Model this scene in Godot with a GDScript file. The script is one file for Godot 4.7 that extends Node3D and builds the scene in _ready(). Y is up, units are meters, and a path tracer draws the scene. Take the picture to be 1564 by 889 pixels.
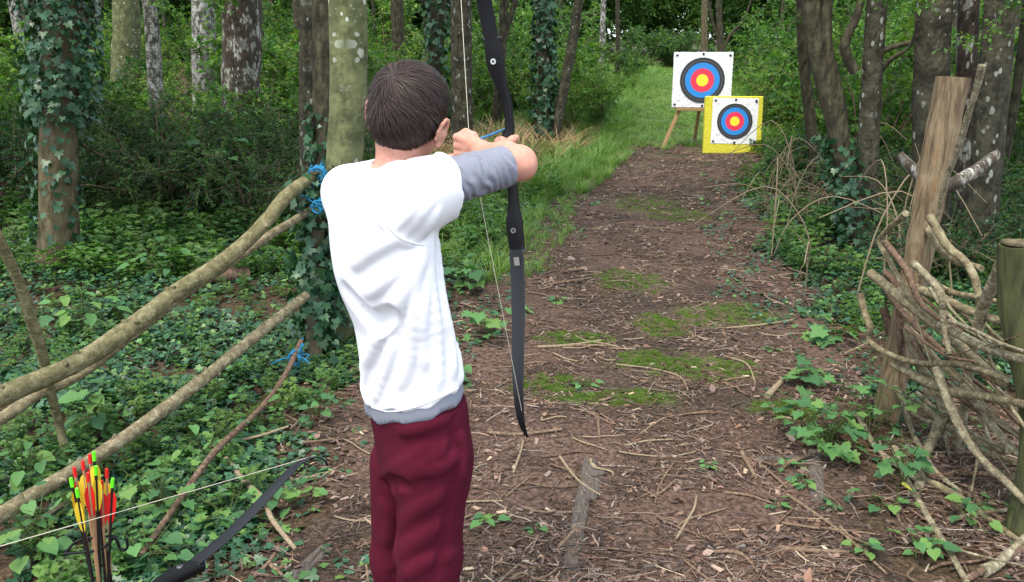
extends Node3D
# An archer in a woodland ride. Metres, y up, camera looks along -z.

const FOCAL := 1250.0
const CAM_H := 1.6
const PITCH := 0.28972
var rng := RandomNumberGenerator.new()
var bumps := FastNoiseLite.new()
var fine := FastNoiseLite.new()
var M := {}
var counts := {}

# ---------------------------------------------------------------- camera geometry
func ray(px: float, py: float) -> Vector3:
	var x := (px - 782.0) / FOCAL
	var y := -(py - 444.5) / FOCAL
	return Vector3(x, y * cos(PITCH) - sin(PITCH), -cos(PITCH) - y * sin(PITCH))

func at(px: float, py: float, depth: float) -> Vector3:
	var d := ray(px, py)
	return d * (depth / -d.z) + Vector3(0, CAM_H, 0)

func on_ground(px: float, py: float) -> Vector3:
	var d := ray(px, py)
	var p := Vector3.ZERO
	var h := 0.0
	for i in 6:
		p = d * ((h - CAM_H) / d.y) + Vector3(0, CAM_H, 0)
		h = gh(p.x, p.z)
	return p

# ---------------------------------------------------------------- terrain
const PATH_D := [0.0, 2.2, 3.2, 4.7, 8.0, 13.0, 20.0, 27.0, 40.0, 60.0]
const PATH_C := [0.2, 0.25, 0.31, 0.75, 1.28, 2.55, 4.1, 5.6, 8.2, 12.0]
const PATH_W := [1.0, 1.0, 1.03, 0.95, 0.95, 1.0, 1.0, 1.0, 1.0, 1.0]

func table(xs: Array, ys: Array, x: float) -> float:
	if x <= xs[0]:
		return ys[0]
	for i in range(1, xs.size()):
		if x <= xs[i]:
			var t: float = (x - xs[i - 1]) / (xs[i] - xs[i - 1])
			t = t * t * (3.0 - 2.0 * t) * 0.5 + t * 0.5
			return lerpf(ys[i - 1], ys[i], t)
	return ys[-1]

func path_c(z: float) -> float:
	return table(PATH_D, PATH_C, -z)

func path_w(z: float) -> float:
	return table(PATH_D, PATH_W, -z)

func off_path(x: float, z: float) -> float:   # metres outside the path's edge, negative on it
	return absf(x - path_c(z)) - path_w(z) + 0.34 * bumps.get_noise_2d(x * 3.0, z * 3.0) + 0.12 * bumps.get_noise_2d(x * 11.0, z * 11.0)

func gh(x: float, z: float) -> float:
	var d := -z
	var h := 0.0
	if d > 13.0:
		h += (d - 13.0) * 0.027 * clampf((d - 13.0) / 8.0, 0.0, 1.0)
	var o := absf(x - path_c(z)) - path_w(z)
	if o > 0.0:
		h += 0.03 * clampf(o / 1.5, 0.0, 1.0) + (0.03 if d < 5.0 else 0.06) * clampf(o / 2.0, 0.0, 1.0) * bumps.get_noise_2d(x * 1.5 + 40.0, z * 1.5)
	else:
		h -= 0.02 * clampf(-o / 0.6, 0.0, 1.0)
	return h + 0.012 * bumps.get_noise_2d(x * 4.0, z * 4.0 + 90.0)

# ---------------------------------------------------------------- mesh builder
class Shape:
	var v := PackedVector3Array()
	var n := PackedVector3Array()
	var c := PackedColorArray()
	var i := PackedInt32Array()
	func tri(a: Vector3, b: Vector3, d: Vector3, col: Color) -> void:
		var nn := (d - a).cross(b - a).normalized()
		var k := v.size()
		v.append(a); v.append(b); v.append(d)
		n.append(nn); n.append(nn); n.append(nn)
		c.append(col); c.append(col); c.append(col)
		i.append(k); i.append(k + 1); i.append(k + 2)
	func quad(a: Vector3, b: Vector3, d: Vector3, e: Vector3, col: Color) -> void:
		tri(a, b, d, col)
		tri(a, d, e, col)
	func vert(p: Vector3, nn: Vector3, col: Color) -> int:
		v.append(p); n.append(nn); c.append(col)
		return v.size() - 1
	func mesh() -> ArrayMesh:
		var a := []
		a.resize(Mesh.ARRAY_MAX)
		a[Mesh.ARRAY_VERTEX] = v
		a[Mesh.ARRAY_NORMAL] = n
		a[Mesh.ARRAY_COLOR] = c
		a[Mesh.ARRAY_INDEX] = i
		var m := ArrayMesh.new()
		m.add_surface_from_arrays(Mesh.PRIMITIVE_TRIANGLES, a)
		return m

func smooth_line(pts: Array, per: int) -> Array:
	if pts.size() < 3 or per < 2:
		return pts
	var out := []
	for k in pts.size() - 1:
		var p0: Vector3 = pts[maxi(k - 1, 0)]
		var p1: Vector3 = pts[k]
		var p2: Vector3 = pts[k + 1]
		var p3: Vector3 = pts[mini(k + 2, pts.size() - 1)]
		for s in per:
			out.append(p1.cubic_interpolate(p2, p0, p3, float(s) / per))
	out.append(pts[-1])
	return out

# a tapered tube along points; rough: how far its radius wanders, as a share
func tube(b: Shape, pts: Array, radii: Array, sides: int, col := Color.WHITE, rough := 0.0, capped := true) -> void:
	var count := pts.size()
	var side := Vector3.ZERO
	var first := b.v.size()
	for k in count:
		var p: Vector3 = pts[k]
		var dir: Vector3 = (pts[mini(k + 1, count - 1)] - pts[maxi(k - 1, 0)]).normalized()
		if k == 0:
			side = dir.cross(Vector3(0.31, 0.21, 0.93) if absf(dir.z) < 0.9 else Vector3.RIGHT).normalized()
		side = (side - dir * side.dot(dir)).normalized()
		var up := dir.cross(side)
		var f := float(k) / maxf(1.0, count - 1.0) * (radii.size() - 1)
		var r := lerpf(radii[int(f)], radii[mini(int(f) + 1, radii.size() - 1)], f - int(f))
		for s in sides:
			var a := TAU * s / sides
			var o := side * cos(a) + up * sin(a)
			var rr := r
			if rough > 0.0:
				var q := p + o * r
				rr *= 1.0 + rough * (fine.get_noise_3d(q.x * 90.0, q.y * 60.0, q.z * 90.0) + 0.8 * fine.get_noise_3d(q.x * 14.0, q.y * 9.0, q.z * 14.0))
			b.vert(p + o * rr, o, col)
	for k in count - 1:
		for s in sides:
			var a := first + k * sides + s
			var d := first + k * sides + (s + 1) % sides
			b.i.append(a); b.i.append(a + sides); b.i.append(d)
			b.i.append(d); b.i.append(a + sides); b.i.append(d + sides)
	if capped:
		for e in 2:
			var k: int = 0 if e == 0 else count - 1
			var dir: Vector3 = (pts[0] - pts[1]).normalized() if e == 0 else (pts[-1] - pts[-2]).normalized()
			var m := b.vert(pts[k] + dir * 0.001, dir, col)
			var ring := []
			for s in sides:
				ring.append(b.vert(b.v[first + k * sides + s], dir, col))
			for s in sides:
				if e == 1:
					b.i.append(m); b.i.append(ring[(s + 1) % sides]); b.i.append(ring[s])
				else:
					b.i.append(m); b.i.append(ring[s]); b.i.append(ring[(s + 1) % sides])

func box(b: Shape, t: Transform3D, s: Vector3, col := Color.WHITE, bevel := 0.0) -> void:
	var h := s * 0.5
	var e := bevel
	for ax in 3:
		for sg in [-1.0, 1.0]:
			var nn := Vector3.ZERO
			nn[ax] = sg
			var u := (ax + 1) % 3
			var w := (ax + 2) % 3
			var q := []
			for cc in [[-1, -1], [1, -1], [1, 1], [-1, 1]]:
				var p := Vector3.ZERO
				p[ax] = sg * h[ax]
				p[u] = cc[0] * (h[u] - e)
				p[w] = cc[1] * (h[w] - e)
				q.append(t * p)
			if sg > 0:
				b.quad(q[3], q[2], q[1], q[0], col)
			else:
				b.quad(q[0], q[1], q[2], q[3], col)
	if e > 0.0:
		for ax in 3:
			var u := (ax + 1) % 3
			var w := (ax + 2) % 3
			for su in [-1.0, 1.0]:
				for sw in [-1.0, 1.0]:
					var p := [Vector3.ZERO, Vector3.ZERO, Vector3.ZERO, Vector3.ZERO]
					for k in 4:
						p[k][ax] = (h[ax] - e) * (-1.0 if k in [0, 3] else 1.0)
						p[k][u] = su * (h[u] if k < 2 else h[u] - e)
						p[k][w] = sw * (h[w] - e if k < 2 else h[w])
						p[k] = t * p[k]
					if su * sw < 0:
						b.quad(p[3], p[2], p[1], p[0], col)
					else:
						b.quad(p[0], p[1], p[2], p[3], col)
		for sx in [-1.0, 1.0]:
			for sy in [-1.0, 1.0]:
				for sz in [-1.0, 1.0]:
					var a := t * Vector3(sx * h.x, sy * (h.y - e), sz * (h.z - e))
					var d := t * Vector3(sx * (h.x - e), sy * h.y, sz * (h.z - e))
					var f := t * Vector3(sx * (h.x - e), sy * (h.y - e), sz * h.z)
					if sx * sy * sz > 0:
						b.tri(a, f, d, col)
					else:
						b.tri(a, d, f, col)

# ---------------------------------------------------------------- nodes
func numbered(called: String) -> String:
	var k: int = counts.get(called, 0)
	counts[called] = k + 1
	return called if k == 0 else "%s_%03d" % [called, k]

func tag(o: Node, label: String, category: String, group := "") -> void:
	o.set_meta("label", label)
	o.set_meta("category", category)
	if group:
		o.set_meta("group", group)

func thing(called: String, label: String, category: String, where := Vector3.ZERO, group := "") -> Node3D:
	var o := Node3D.new()
	o.name = numbered(called)
	add_child(o, true)
	o.position = where
	tag(o, label, category, group)
	return o

func put(called: String, m: Mesh, mat: Material, parent: Node = null) -> MeshInstance3D:
	var o := MeshInstance3D.new()
	o.mesh = m
	o.material_override = mat
	if parent == null:
		o.name = numbered(called)
		add_child(o, true)
	else:
		o.name = called
		parent.add_child(o, true)
	return o

func put_shape(called: String, b: Shape, mat: Material, parent: Node = null) -> MeshInstance3D:
	return put(called, b.mesh(), mat, parent)

# a mesh given in world space, placed under a thing that stands at its base
func put_world(called: String, b: Shape, mat: Material, parent: Node3D) -> MeshInstance3D:
	var inv := parent.transform.affine_inverse()
	for k in b.v.size():
		b.v[k] = inv * b.v[k]
		b.n[k] = inv.basis * b.n[k]
	return put(called, b.mesh(), mat, parent)

func scatter(called: String, m: Mesh, mat: Material, xf: Array, cols: Array, parent: Node = null) -> MultiMeshInstance3D:
	var mm := MultiMesh.new()
	mm.transform_format = MultiMesh.TRANSFORM_3D
	mm.use_colors = cols.size() > 0
	mm.mesh = m
	mm.instance_count = xf.size()
	for k in xf.size():
		mm.set_instance_transform(k, xf[k])
		if cols.size() > 0:
			mm.set_instance_color(k, cols[k])
	var o := MultiMeshInstance3D.new()
	o.multimesh = mm
	o.material_override = mat
	if parent == null:
		o.name = numbered(called)
		add_child(o, true)
	else:
		o.name = called
		parent.add_child(o, true)
	o.set_meta("kind", "stuff")
	return o

func rnd(a: float, b: float) -> float:
	return rng.randf_range(a, b)

func rnd_dir() -> Vector3:
	var v := Vector3(rnd(-1, 1), rnd(-1, 1), rnd(-1, 1))
	while v.length_squared() > 1.0 or v.length_squared() < 0.01:
		v = Vector3(rnd(-1, 1), rnd(-1, 1), rnd(-1, 1))
	return v.normalized()

func vary(c: Color, amount: float) -> Color:
	var k := 1.0 + rnd(-amount, amount)
	var w := rnd(-amount, amount) * 0.4
	return Color(c.r * k * (1.0 + w), c.g * k, c.b * k * (1.0 - w))

# ---------------------------------------------------------------- materials
func ramp(stops: Array) -> Gradient:
	var g := Gradient.new()
	var o := PackedFloat32Array()
	var c := PackedColorArray()
	for s in stops:
		o.append(s[0])
		c.append(Color(s[1], s[2], s[3]).linear_to_srgb())
	g.offsets = o
	g.colors = c
	return g

func noise_tex(size: int, freq: float, octaves: int, sd: int, g: Gradient = null, kind := FastNoiseLite.TYPE_SIMPLEX_SMOOTH, wide := 0) -> NoiseTexture2D:
	var f := FastNoiseLite.new()
	f.noise_type = kind
	f.seed = sd
	f.frequency = freq
	f.fractal_octaves = octaves
	var t := NoiseTexture2D.new()
	t.width = wide if wide else size
	t.height = size
	t.seamless = true
	t.noise = f
	if g:
		t.color_ramp = g
	return t

func plain(c: Color, rough := 0.7, spec := 0.5) -> StandardMaterial3D:
	var m := StandardMaterial3D.new()
	m.albedo_color = c.linear_to_srgb()
	m.roughness = rough
	m.metallic_specular = spec
	return m

func leaf_mat(gloss: float, through: Color) -> StandardMaterial3D:
	var m := StandardMaterial3D.new()
	m.vertex_color_use_as_albedo = true
	m.roughness = gloss
	m.metallic_specular = 0.4
	m.backlight_enabled = true
	m.backlight = through.linear_to_srgb()
	return m

func bark(g: Gradient, scale: Vector3, sd: int, relief: float, freq := 0.02) -> StandardMaterial3D:
	var m := StandardMaterial3D.new()
	m.albedo_texture = noise_tex(512, freq, 5, sd, g)
	m.heightmap_enabled = true
	m.heightmap_texture = noise_tex(512, freq * 1.6, 5, sd + 7)
	m.heightmap_scale = relief
	m.uv1_triplanar = true
	m.uv1_world_triplanar = true
	m.uv1_scale = scale
	m.roughness = 0.9
	m.metallic_specular = 0.3
	return m

# bark with pale lichen discs and crusts painted by the lichen itself
func lichen_bark(base: Color, dark: Color, pale: Color, spots: int, most: float, crust: float, sd: int, scale: Vector3, relief: float) -> StandardMaterial3D:
	var size := 512
	var a := FastNoiseLite.new()
	a.seed = sd; a.frequency = 0.012; a.fractal_octaves = 5
	var f := FastNoiseLite.new()
	f.seed = sd + 3; f.frequency = 0.05; f.fractal_octaves = 4
	var na := a.get_seamless_image(size, size)
	var nf := f.get_seamless_image(size, size)
	var im := Image.create(size, size, false, Image.FORMAT_RGB8)
	for y in size:
		for x in size:
			var t := na.get_pixel(x, y).r
			var u := nf.get_pixel(x, y).r
			var c := dark.lerp(base, clampf((t - 0.3) * 2.2 + (u - 0.5) * 1.2, 0.0, 1.0))
			if crust > 0.0:
				c = c.lerp(pale, clampf(((t + (u - 0.5) * 0.5) - (1.0 - crust)) * 9.0, 0.0, 1.0))
			im.set_pixel(x, y, c.linear_to_srgb())
	var r := RandomNumberGenerator.new()
	r.seed = sd
	for s in spots:
		var cx := r.randi_range(0, size - 1)
		var cy := r.randi_range(0, size - 1)
		var rad := 1.5 + most * pow(r.randf(), 3.0)
		var e := int(rad * 1.6) + 2
		for dy in range(-e, e + 1):
			for dx in range(-e, e + 1):
				var px := posmod(cx + dx, size)
				var py := posmod(cy + dy, size)
				var q := sqrt(dx * dx + dy * dy * 0.7) + (nf.get_pixel(px, py).r - 0.5) * rad * 0.9
				if q < rad:
					var old := im.get_pixel(px, py).srgb_to_linear()
					im.set_pixel(px, py, old.lerp(pale * (0.8 + 0.4 * nf.get_pixel(py, px).r), clampf((rad - q) * 0.8, 0.0, 0.92)).linear_to_srgb())
	var m := StandardMaterial3D.new()
	m.albedo_texture = ImageTexture.create_from_image(im)
	m.heightmap_enabled = true
	m.heightmap_texture = noise_tex(512, 0.03, 5, sd + 11)
	m.heightmap_scale = relief
	m.uv1_triplanar = true
	m.uv1_world_triplanar = true
	m.uv1_scale = scale
	m.roughness = 0.9
	m.metallic_specular = 0.3
	return m

func make_materials() -> void:
	M.leaf = leaf_mat(0.5, Color(0.64, 0.9, 0.26))
	M.ivy = leaf_mat(0.38, Color(0.15, 0.22, 0.08))
	M.grass = leaf_mat(0.55, Color(0.55, 0.75, 0.26))
	M.dead = leaf_mat(0.8, Color(0.12, 0.1, 0.06))
	M.wood_bits = StandardMaterial3D.new()
	M.wood_bits.vertex_color_use_as_albedo = true
	M.wood_bits.roughness = 0.9
	M.wood_bits.metallic_specular = 0.3
	M.wood_bits.albedo_texture = noise_tex(256, 0.05, 4, 77, ramp([[0.0, 0.55, 0.52, 0.48], [0.5, 0.9, 0.88, 0.86], [1.0, 1.0, 1.0, 1.0]]))
	M.wood_bits.uv1_triplanar = true
	M.wood_bits.uv1_world_triplanar = true
	M.wood_bits.uv1_scale = Vector3(9, 9, 9)
	M.rail = lichen_bark(Color(0.19, 0.165, 0.085), Color(0.085, 0.075, 0.035), Color(0.26, 0.25, 0.155), 260, 5.0, 0.2, 5, Vector3(3.0, 3.0, 3.0), 0.5)
	M.rail_pale = lichen_bark(Color(0.24, 0.20, 0.12), Color(0.10, 0.08, 0.045), Color(0.33, 0.305, 0.2), 200, 5.0, 0.26, 15, Vector3(4.0, 4.0, 4.0), 0.4)
	M.branch = lichen_bark(Color(0.265, 0.232, 0.15), Color(0.1, 0.082, 0.05), Color(0.38, 0.355, 0.26), 160, 5.0, 0.22, 17, Vector3(4.0, 4.0, 4.0), 0.5)
	M.stick_brown = lichen_bark(Color(0.15, 0.095, 0.064), Color(0.06, 0.038, 0.025), Color(0.28, 0.22, 0.15), 160, 5.0, 0.16, 25, Vector3(5.0, 5.0, 5.0), 0.4)
	M.beech = lichen_bark(Color(0.155, 0.165, 0.075), Color(0.07, 0.075, 0.035), Color(0.6, 0.62, 0.53), 60, 9.0, 0.0, 35, Vector3(1.1, 0.9, 1.1), 0.5)
	M.spotted = lichen_bark(Color(0.075, 0.068, 0.045), Color(0.026, 0.024, 0.016), Color(0.34, 0.355, 0.3), 75, 10.0, 0.0, 45, Vector3(1.3, 0.8, 1.3), 1.2)
	M.crusted = lichen_bark(Color(0.085, 0.065, 0.05), Color(0.03, 0.024, 0.018), Color(0.4, 0.41, 0.36), 130, 6.0, 0.33, 55, Vector3(1.2, 0.5, 1.2), 1.2)
	M.birch = lichen_bark(Color(0.22, 0.21, 0.18), Color(0.05, 0.045, 0.035), Color(0.42, 0.42, 0.38), 60, 8.0, 0.42, 65, Vector3(1.6, 0.9, 1.6), 0.8)
	M.dark_bark = bark(ramp([[0.0, 0.016, 0.014, 0.009], [0.5, 0.05, 0.043, 0.027], [0.8, 0.085, 0.078, 0.045], [1.0, 0.13, 0.125, 0.09]]), Vector3(1.6, 0.5, 1.6), 75, 2.0)
	M.ivy_stem = bark(ramp([[0.0, 0.05, 0.04, 0.022], [0.5, 0.11, 0.09, 0.05], [1.0, 0.18, 0.15, 0.09]]), Vector3(1.6, 0.5, 1.6), 85, 1.5)
	M.twig = bark(ramp([[0.0, 0.07, 0.045, 0.03], [0.5, 0.15, 0.1, 0.065], [1.0, 0.26, 0.2, 0.14]]), Vector3(5, 5, 5), 95, 0.4)
	M.dry_stem = bark(ramp([[0.0, 0.13, 0.10, 0.06], [0.5, 0.22, 0.17, 0.11], [1.0, 0.34, 0.28, 0.19]]), Vector3(6, 6, 6), 96, 0.3)
	M.stripped = bark(ramp([[0.0, 0.05, 0.032, 0.02], [0.3, 0.11, 0.075, 0.045], [0.45, 0.185, 0.135, 0.08], [0.58, 0.22, 0.17, 0.105], [0.7, 0.15, 0.12, 0.07], [0.85, 0.24, 0.12, 0.06], [1.0, 0.09, 0.07, 0.045]]), Vector3(3.0, 0.35, 3.0), 105, 1.5, 0.02)
	M.mossy_post = bark(ramp([[0.0, 0.022, 0.02, 0.012], [0.4, 0.055, 0.058, 0.026], [0.7, 0.085, 0.092, 0.034], [1.0, 0.12, 0.105, 0.06]]), Vector3(2.6, 0.35, 2.6), 115, 1.0, 0.018)
	M.board = bark(ramp([[0.0, 0.05, 0.04, 0.033], [0.5, 0.09, 0.075, 0.063], [1.0, 0.14, 0.12, 0.1]]), Vector3(7, 7, 1.2), 125, 0.5)
	M.easel = bark(ramp([[0.0, 0.25, 0.15, 0.07], [0.5, 0.36, 0.23, 0.11], [1.0, 0.45, 0.31, 0.16]]), Vector3(6, 0.8, 6), 135, 0.2)
	M.cut = bark(ramp([[0.0, 0.3, 0.22, 0.13], [1.0, 0.5, 0.4, 0.26]]), Vector3(9, 9, 9), 145, 0.2)
	# ground sheets: earth and crumbled litter, coloured per vertex by what lies there
	M.soil = StandardMaterial3D.new()
	M.soil.vertex_color_use_as_albedo = true
	M.soil.albedo_texture = noise_tex(1024, 0.035, 6, 205, ramp([[0.0, 0.25, 0.24, 0.23], [0.45, 0.62, 0.6, 0.58], [0.62, 0.9, 0.86, 0.82], [1.0, 1.0, 1.0, 1.0]]))
	M.soil.heightmap_enabled = true
	M.soil.heightmap_texture = noise_tex(1024, 0.045, 6, 215)
	M.soil.heightmap_scale = 1.6
	M.soil.uv1_triplanar = true
	M.soil.uv1_world_triplanar = true
	M.soil.uv1_scale = Vector3(0.9, 0.9, 0.9)
	M.soil.roughness = 0.95
	M.soil.metallic_specular = 0.25
	# archery things
	M.black = plain(Color(0.005, 0.005, 0.006), 0.55, 0.32)
	M.limb = plain(Color(0.012, 0.013, 0.016), 0.42, 0.38)
	M.steel = plain(Color(0.6, 0.6, 0.6), 0.3)
	M.steel.metallic = 1.0
	M.string = plain(Color(0.5, 0.46, 0.36), 0.7)
	M.string_dark = plain(Color(0.05, 0.05, 0.05), 0.7)
	M.blue_shaft = plain(Color(0.0, 0.16, 0.36), 0.35)
	M.dark_shaft = plain(Color(0.012, 0.011, 0.011), 0.35)
	M.wood_shaft = plain(Color(0.34, 0.19, 0.1), 0.5)
	M.lime = plain(Color(0.13, 0.80, 0.02), 0.35)
	M.red = plain(Color(0.62, 0.012, 0.012), 0.45)
	M.yellow_vane = plain(Color(0.72, 0.5, 0.03), 0.5)
	M.rope = bark(ramp([[0.0, 0.008, 0.08, 0.18], [0.5, 0.02, 0.18, 0.33], [1.0, 0.06, 0.3, 0.46]]), Vector3(20, 20, 20), 155, 0.2)
	M.paper = bark(ramp([[0.0, 0.62, 0.62, 0.64], [0.5, 0.76, 0.76, 0.77], [1.0, 0.82, 0.82, 0.82]]), Vector3(2.2, 2.2, 2.2), 165, 0.8, 0.008)
	M.ring_black = plain(Color(0.022, 0.023, 0.028), 0.6)
	M.ring_blue = plain(Color(0.015, 0.22, 0.62), 0.6)
	M.ring_red = plain(Color(0.72, 0.03, 0.075), 0.6)
	M.ring_gold = plain(Color(0.83, 0.66, 0.03), 0.6)
	M.foam_yellow = bark(ramp([[0.0, 0.42, 0.38, 0.03], [0.5, 0.62, 0.56, 0.05], [1.0, 0.68, 0.62, 0.1]]), Vector3(2, 2, 2), 175, 0.4)
	M.foam_edge = bark(ramp([[0.0, 0.2, 0.17, 0.04], [1.0, 0.34, 0.3, 0.09]]), Vector3(4, 4, 4), 185, 0.4)
	# the archer
	M.skin = bark(ramp([[0.0, 0.42, 0.19, 0.14], [0.5, 0.49, 0.24, 0.175], [1.0, 0.54, 0.285, 0.215]]), Vector3(6, 6, 6), 195, 0.02)
	M.skin.roughness = 0.5
	M.skin.subsurf_scatter_enabled = true
	M.skin.subsurf_scatter_strength = 0.12
	M.hair = StandardMaterial3D.new()
	M.hair.vertex_color_use_as_albedo = true
	M.hair.roughness = 0.5
	M.hair.metallic_specular = 0.35
	M.white_cotton = cloth(Color(0.72, 0.72, 0.75), 225, 0.1)
	M.grey_cotton = cloth(Color(0.215, 0.225, 0.27), 235, 0.1)
	M.maroon = cloth(Color(0.082, 0.0055, 0.0185), 245, 0.3)
	M.shoe = plain(Color(0.03, 0.03, 0.035), 0.6)
	M.eye = plain(Color(0.75, 0.73, 0.7), 0.2)

func cloth(c: Color, sd: int, relief: float) -> StandardMaterial3D:
	var m := StandardMaterial3D.new()
	m.albedo_texture = noise_tex(512, 0.2, 3, sd, ramp([[0.0, c.r * 0.88, c.g * 0.88, c.b * 0.88], [1.0, c.r, c.g, c.b]]))
	m.heightmap_enabled = true
	m.heightmap_texture = noise_tex(512, 0.25, 2, sd + 1)
	m.heightmap_scale = relief
	m.uv1_triplanar = true
	m.uv1_scale = Vector3(6, 6, 6)
	m.roughness = 0.9
	m.metallic_specular = 0.25
	return m

# ---------------------------------------------------------------- ground
func spaced(a: float, b: float, lo: float, hi: float, step: float) -> Array:
	var out := []
	var x := lo
	while x < hi:
		out.append(x)
		x += step
	var s := step
	while x < b:
		out.append(x)
		s *= 1.18
		x += s
	out.append(b)
	x = lo
	s = step
	var low := []
	while x > a:
		s *= 1.18
		x -= s
		low.append(maxf(x, a))
	low.reverse()
	return low + out

var moss := []

func mossy(x: float, z: float) -> float:
	var m := 0.0
	for s in moss:
		var d := Vector2((x - s[0].x) / s[1], (z - s[0].z) / s[2]).length()
		m = maxf(m, clampf((1.15 - d) * 1.6, 0.0, 1.0))
	return clampf(m * (1.0 + 1.6 * fine.get_noise_2d(x * 40.0, z * 40.0)) - 0.15, 0.0, 1.0)

func build_ground() -> void:
	for s in [[1000, 555, 0.22, 0.16], [1085, 565, 0.26, 0.2], [1010, 498, 0.16, 0.2], [835, 588, 0.2, 0.13], [985, 312, 0.35, 0.5], [1205, 628, 0.16, 0.12], [1110, 482, 0.3, 0.25], [1040, 330, 0.3, 0.3], [880, 520, 0.2, 0.12], [940, 610, 0.3, 0.1], [960, 430, 0.25, 0.3]]:
		moss.append([on_ground(s[0], s[1]), s[2] * 1.3, s[3] * 1.3])
	var xs := spaced(-80.0, 80.0, -5.0, 6.0, 0.13)
	var zs := spaced(-110.0, 12.0, -15.0, 0.0, 0.13)
	var b := Shape.new()
	for z in zs:
		for x in xs:
			var n := 0.5 + 0.5 * bumps.get_noise_2d(x * 2.0, z * 2.0)
			var col := Color(0.075, 0.05, 0.032).lerp(Color(0.12, 0.085, 0.055), n)
			if -z > 14.0 and off_path(x, z) < 3.0:
				col = col.lerp(Color(0.07, 0.1, 0.035), clampf((-z - 14.0) / 4.0, 0.0, 1.0) * 0.8)
			b.vert(Vector3(x, gh(x, z), z), Vector3.UP, col)
	grid(b, xs.size(), zs.size(), [])
	var g := put_shape("ground", b, M.soil)
	g.set_meta("kind", "structure")
	# the trodden ride, a sheet of crumbled bark over the ground
	var px := []
	for k in 64:
		px.append(-1.75 + 3.5 * k / 63.0)
	var pz := []
	var z := 4.0
	while z > -30.0:
		pz.append(z)
		z -= 0.055 if z > -8.0 else 0.12
	b = Shape.new()
	var keep := []
	for q in pz:
		for u in px:
			var x: float = path_c(q) + u
			var o := off_path(x, q) + 0.12 * fine.get_noise_2d(x * 20.0, q * 20.0)
			var n := 0.5 + 0.5 * bumps.get_noise_2d(x * 6.0 + 11.0, q * 6.0)
			var col := Color(0.105, 0.069, 0.053).lerp(Color(0.18, 0.12, 0.095), n)
			col = col.lerp(Color(0.06, 0.047, 0.036), clampf(bumps.get_noise_2d(x * 3.0 - 30.0, q * 3.0) * 2.2 + 0.5 * fine.get_noise_2d(x * 12.0, q * 12.0), 0.0, 0.85))
			if q < -11.0:
				col = col.lerp(Color(0.085, 0.12, 0.04), clampf((-q - 11.0) / 7.0 + 0.5 * bumps.get_noise_2d(x * 5.0, q * 5.0), 0.0, 0.85))
			col = col.lerp(Color(0.11, 0.15, 0.04), mossy(x, q) * 0.6)
			b.vert(Vector3(x, gh(x, q) + 0.007, q), Vector3.UP, col)
			keep.append(o < 0.1)
	grid(b, px.size(), pz.size(), keep)
	g = put_shape("path", b, M.soil)
	g.set_meta("kind", "structure")

func grid(b: Shape, nx: int, nz: int, keep: Array) -> void:
	for k in nz - 1:
		for i in nx - 1:
			var a := k * nx + i
			if keep.size() and not (keep[a] and keep[a + 1] and keep[a + nx] and keep[a + nx + 1]):
				continue
			for t in [[a, a + 1, a + nx], [a + 1, a + nx + 1, a + nx]]:
				var n: Vector3 = (b.v[t[2]] - b.v[t[0]]).cross(b.v[t[1]] - b.v[t[0]])
				if n.y < 0.0:
					b.i.append(t[0]); b.i.append(t[2]); b.i.append(t[1])
					n = -n
				else:
					b.i.append(t[0]); b.i.append(t[1]); b.i.append(t[2])
				for q in t:
					b.n[q] += n * 200.0
	for k in b.n.size():
		b.n[k] = b.n[k].normalized()

# ---------------------------------------------------------------- leaves
func leaf(b: Shape, p: Vector3, dir: Vector3, nrm: Vector3, long: float, wide: float, col: Color) -> void:
	var side := dir.cross(nrm).normalized()
	var lift := side.cross(dir) * wide * 0.25
	var m := p + dir * long * 0.45
	var tip := p + dir * long - lift * 0.5
	b.tri(p, m - side * wide * 0.5 + lift, tip, col)
	b.tri(p, tip, m + side * wide * 0.5 + lift, col)

const IVY_OUT := [[0.0, 0.1], [0.25, -0.05], [0.52, 0.12], [0.34, 0.38], [0.46, 0.62], [0.18, 0.62], [0.0, 1.05], [-0.18, 0.62], [-0.46, 0.62], [-0.34, 0.38], [-0.52, 0.12], [-0.25, -0.05]]
const HEART_OUT := [[0.0, 0.06], [0.16, -0.06], [0.38, 0.04], [0.46, 0.28], [0.38, 0.55], [0.2, 0.8], [0.0, 1.0], [-0.2, 0.8], [-0.38, 0.55], [-0.46, 0.28], [-0.38, 0.04], [-0.16, -0.06]]
const LOBE_OUT := [[0.0, 0.08], [0.3, -0.12], [0.34, 0.1], [0.62, 0.2], [0.5, 0.36], [0.58, 0.62], [0.3, 0.6], [0.2, 0.8], [0.0, 1.0], [-0.2, 0.8], [-0.3, 0.6], [-0.58, 0.62], [-0.5, 0.36], [-0.62, 0.2], [-0.34, 0.1], [-0.3, -0.12]]
const OVAL_OUT := [[0.0, 0.0], [0.2, 0.1], [0.3, 0.32], [0.26, 0.58], [0.13, 0.84], [0.0, 1.0], [-0.13, 0.84], [-0.26, 0.58], [-0.3, 0.32], [-0.2, 0.1]]

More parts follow.
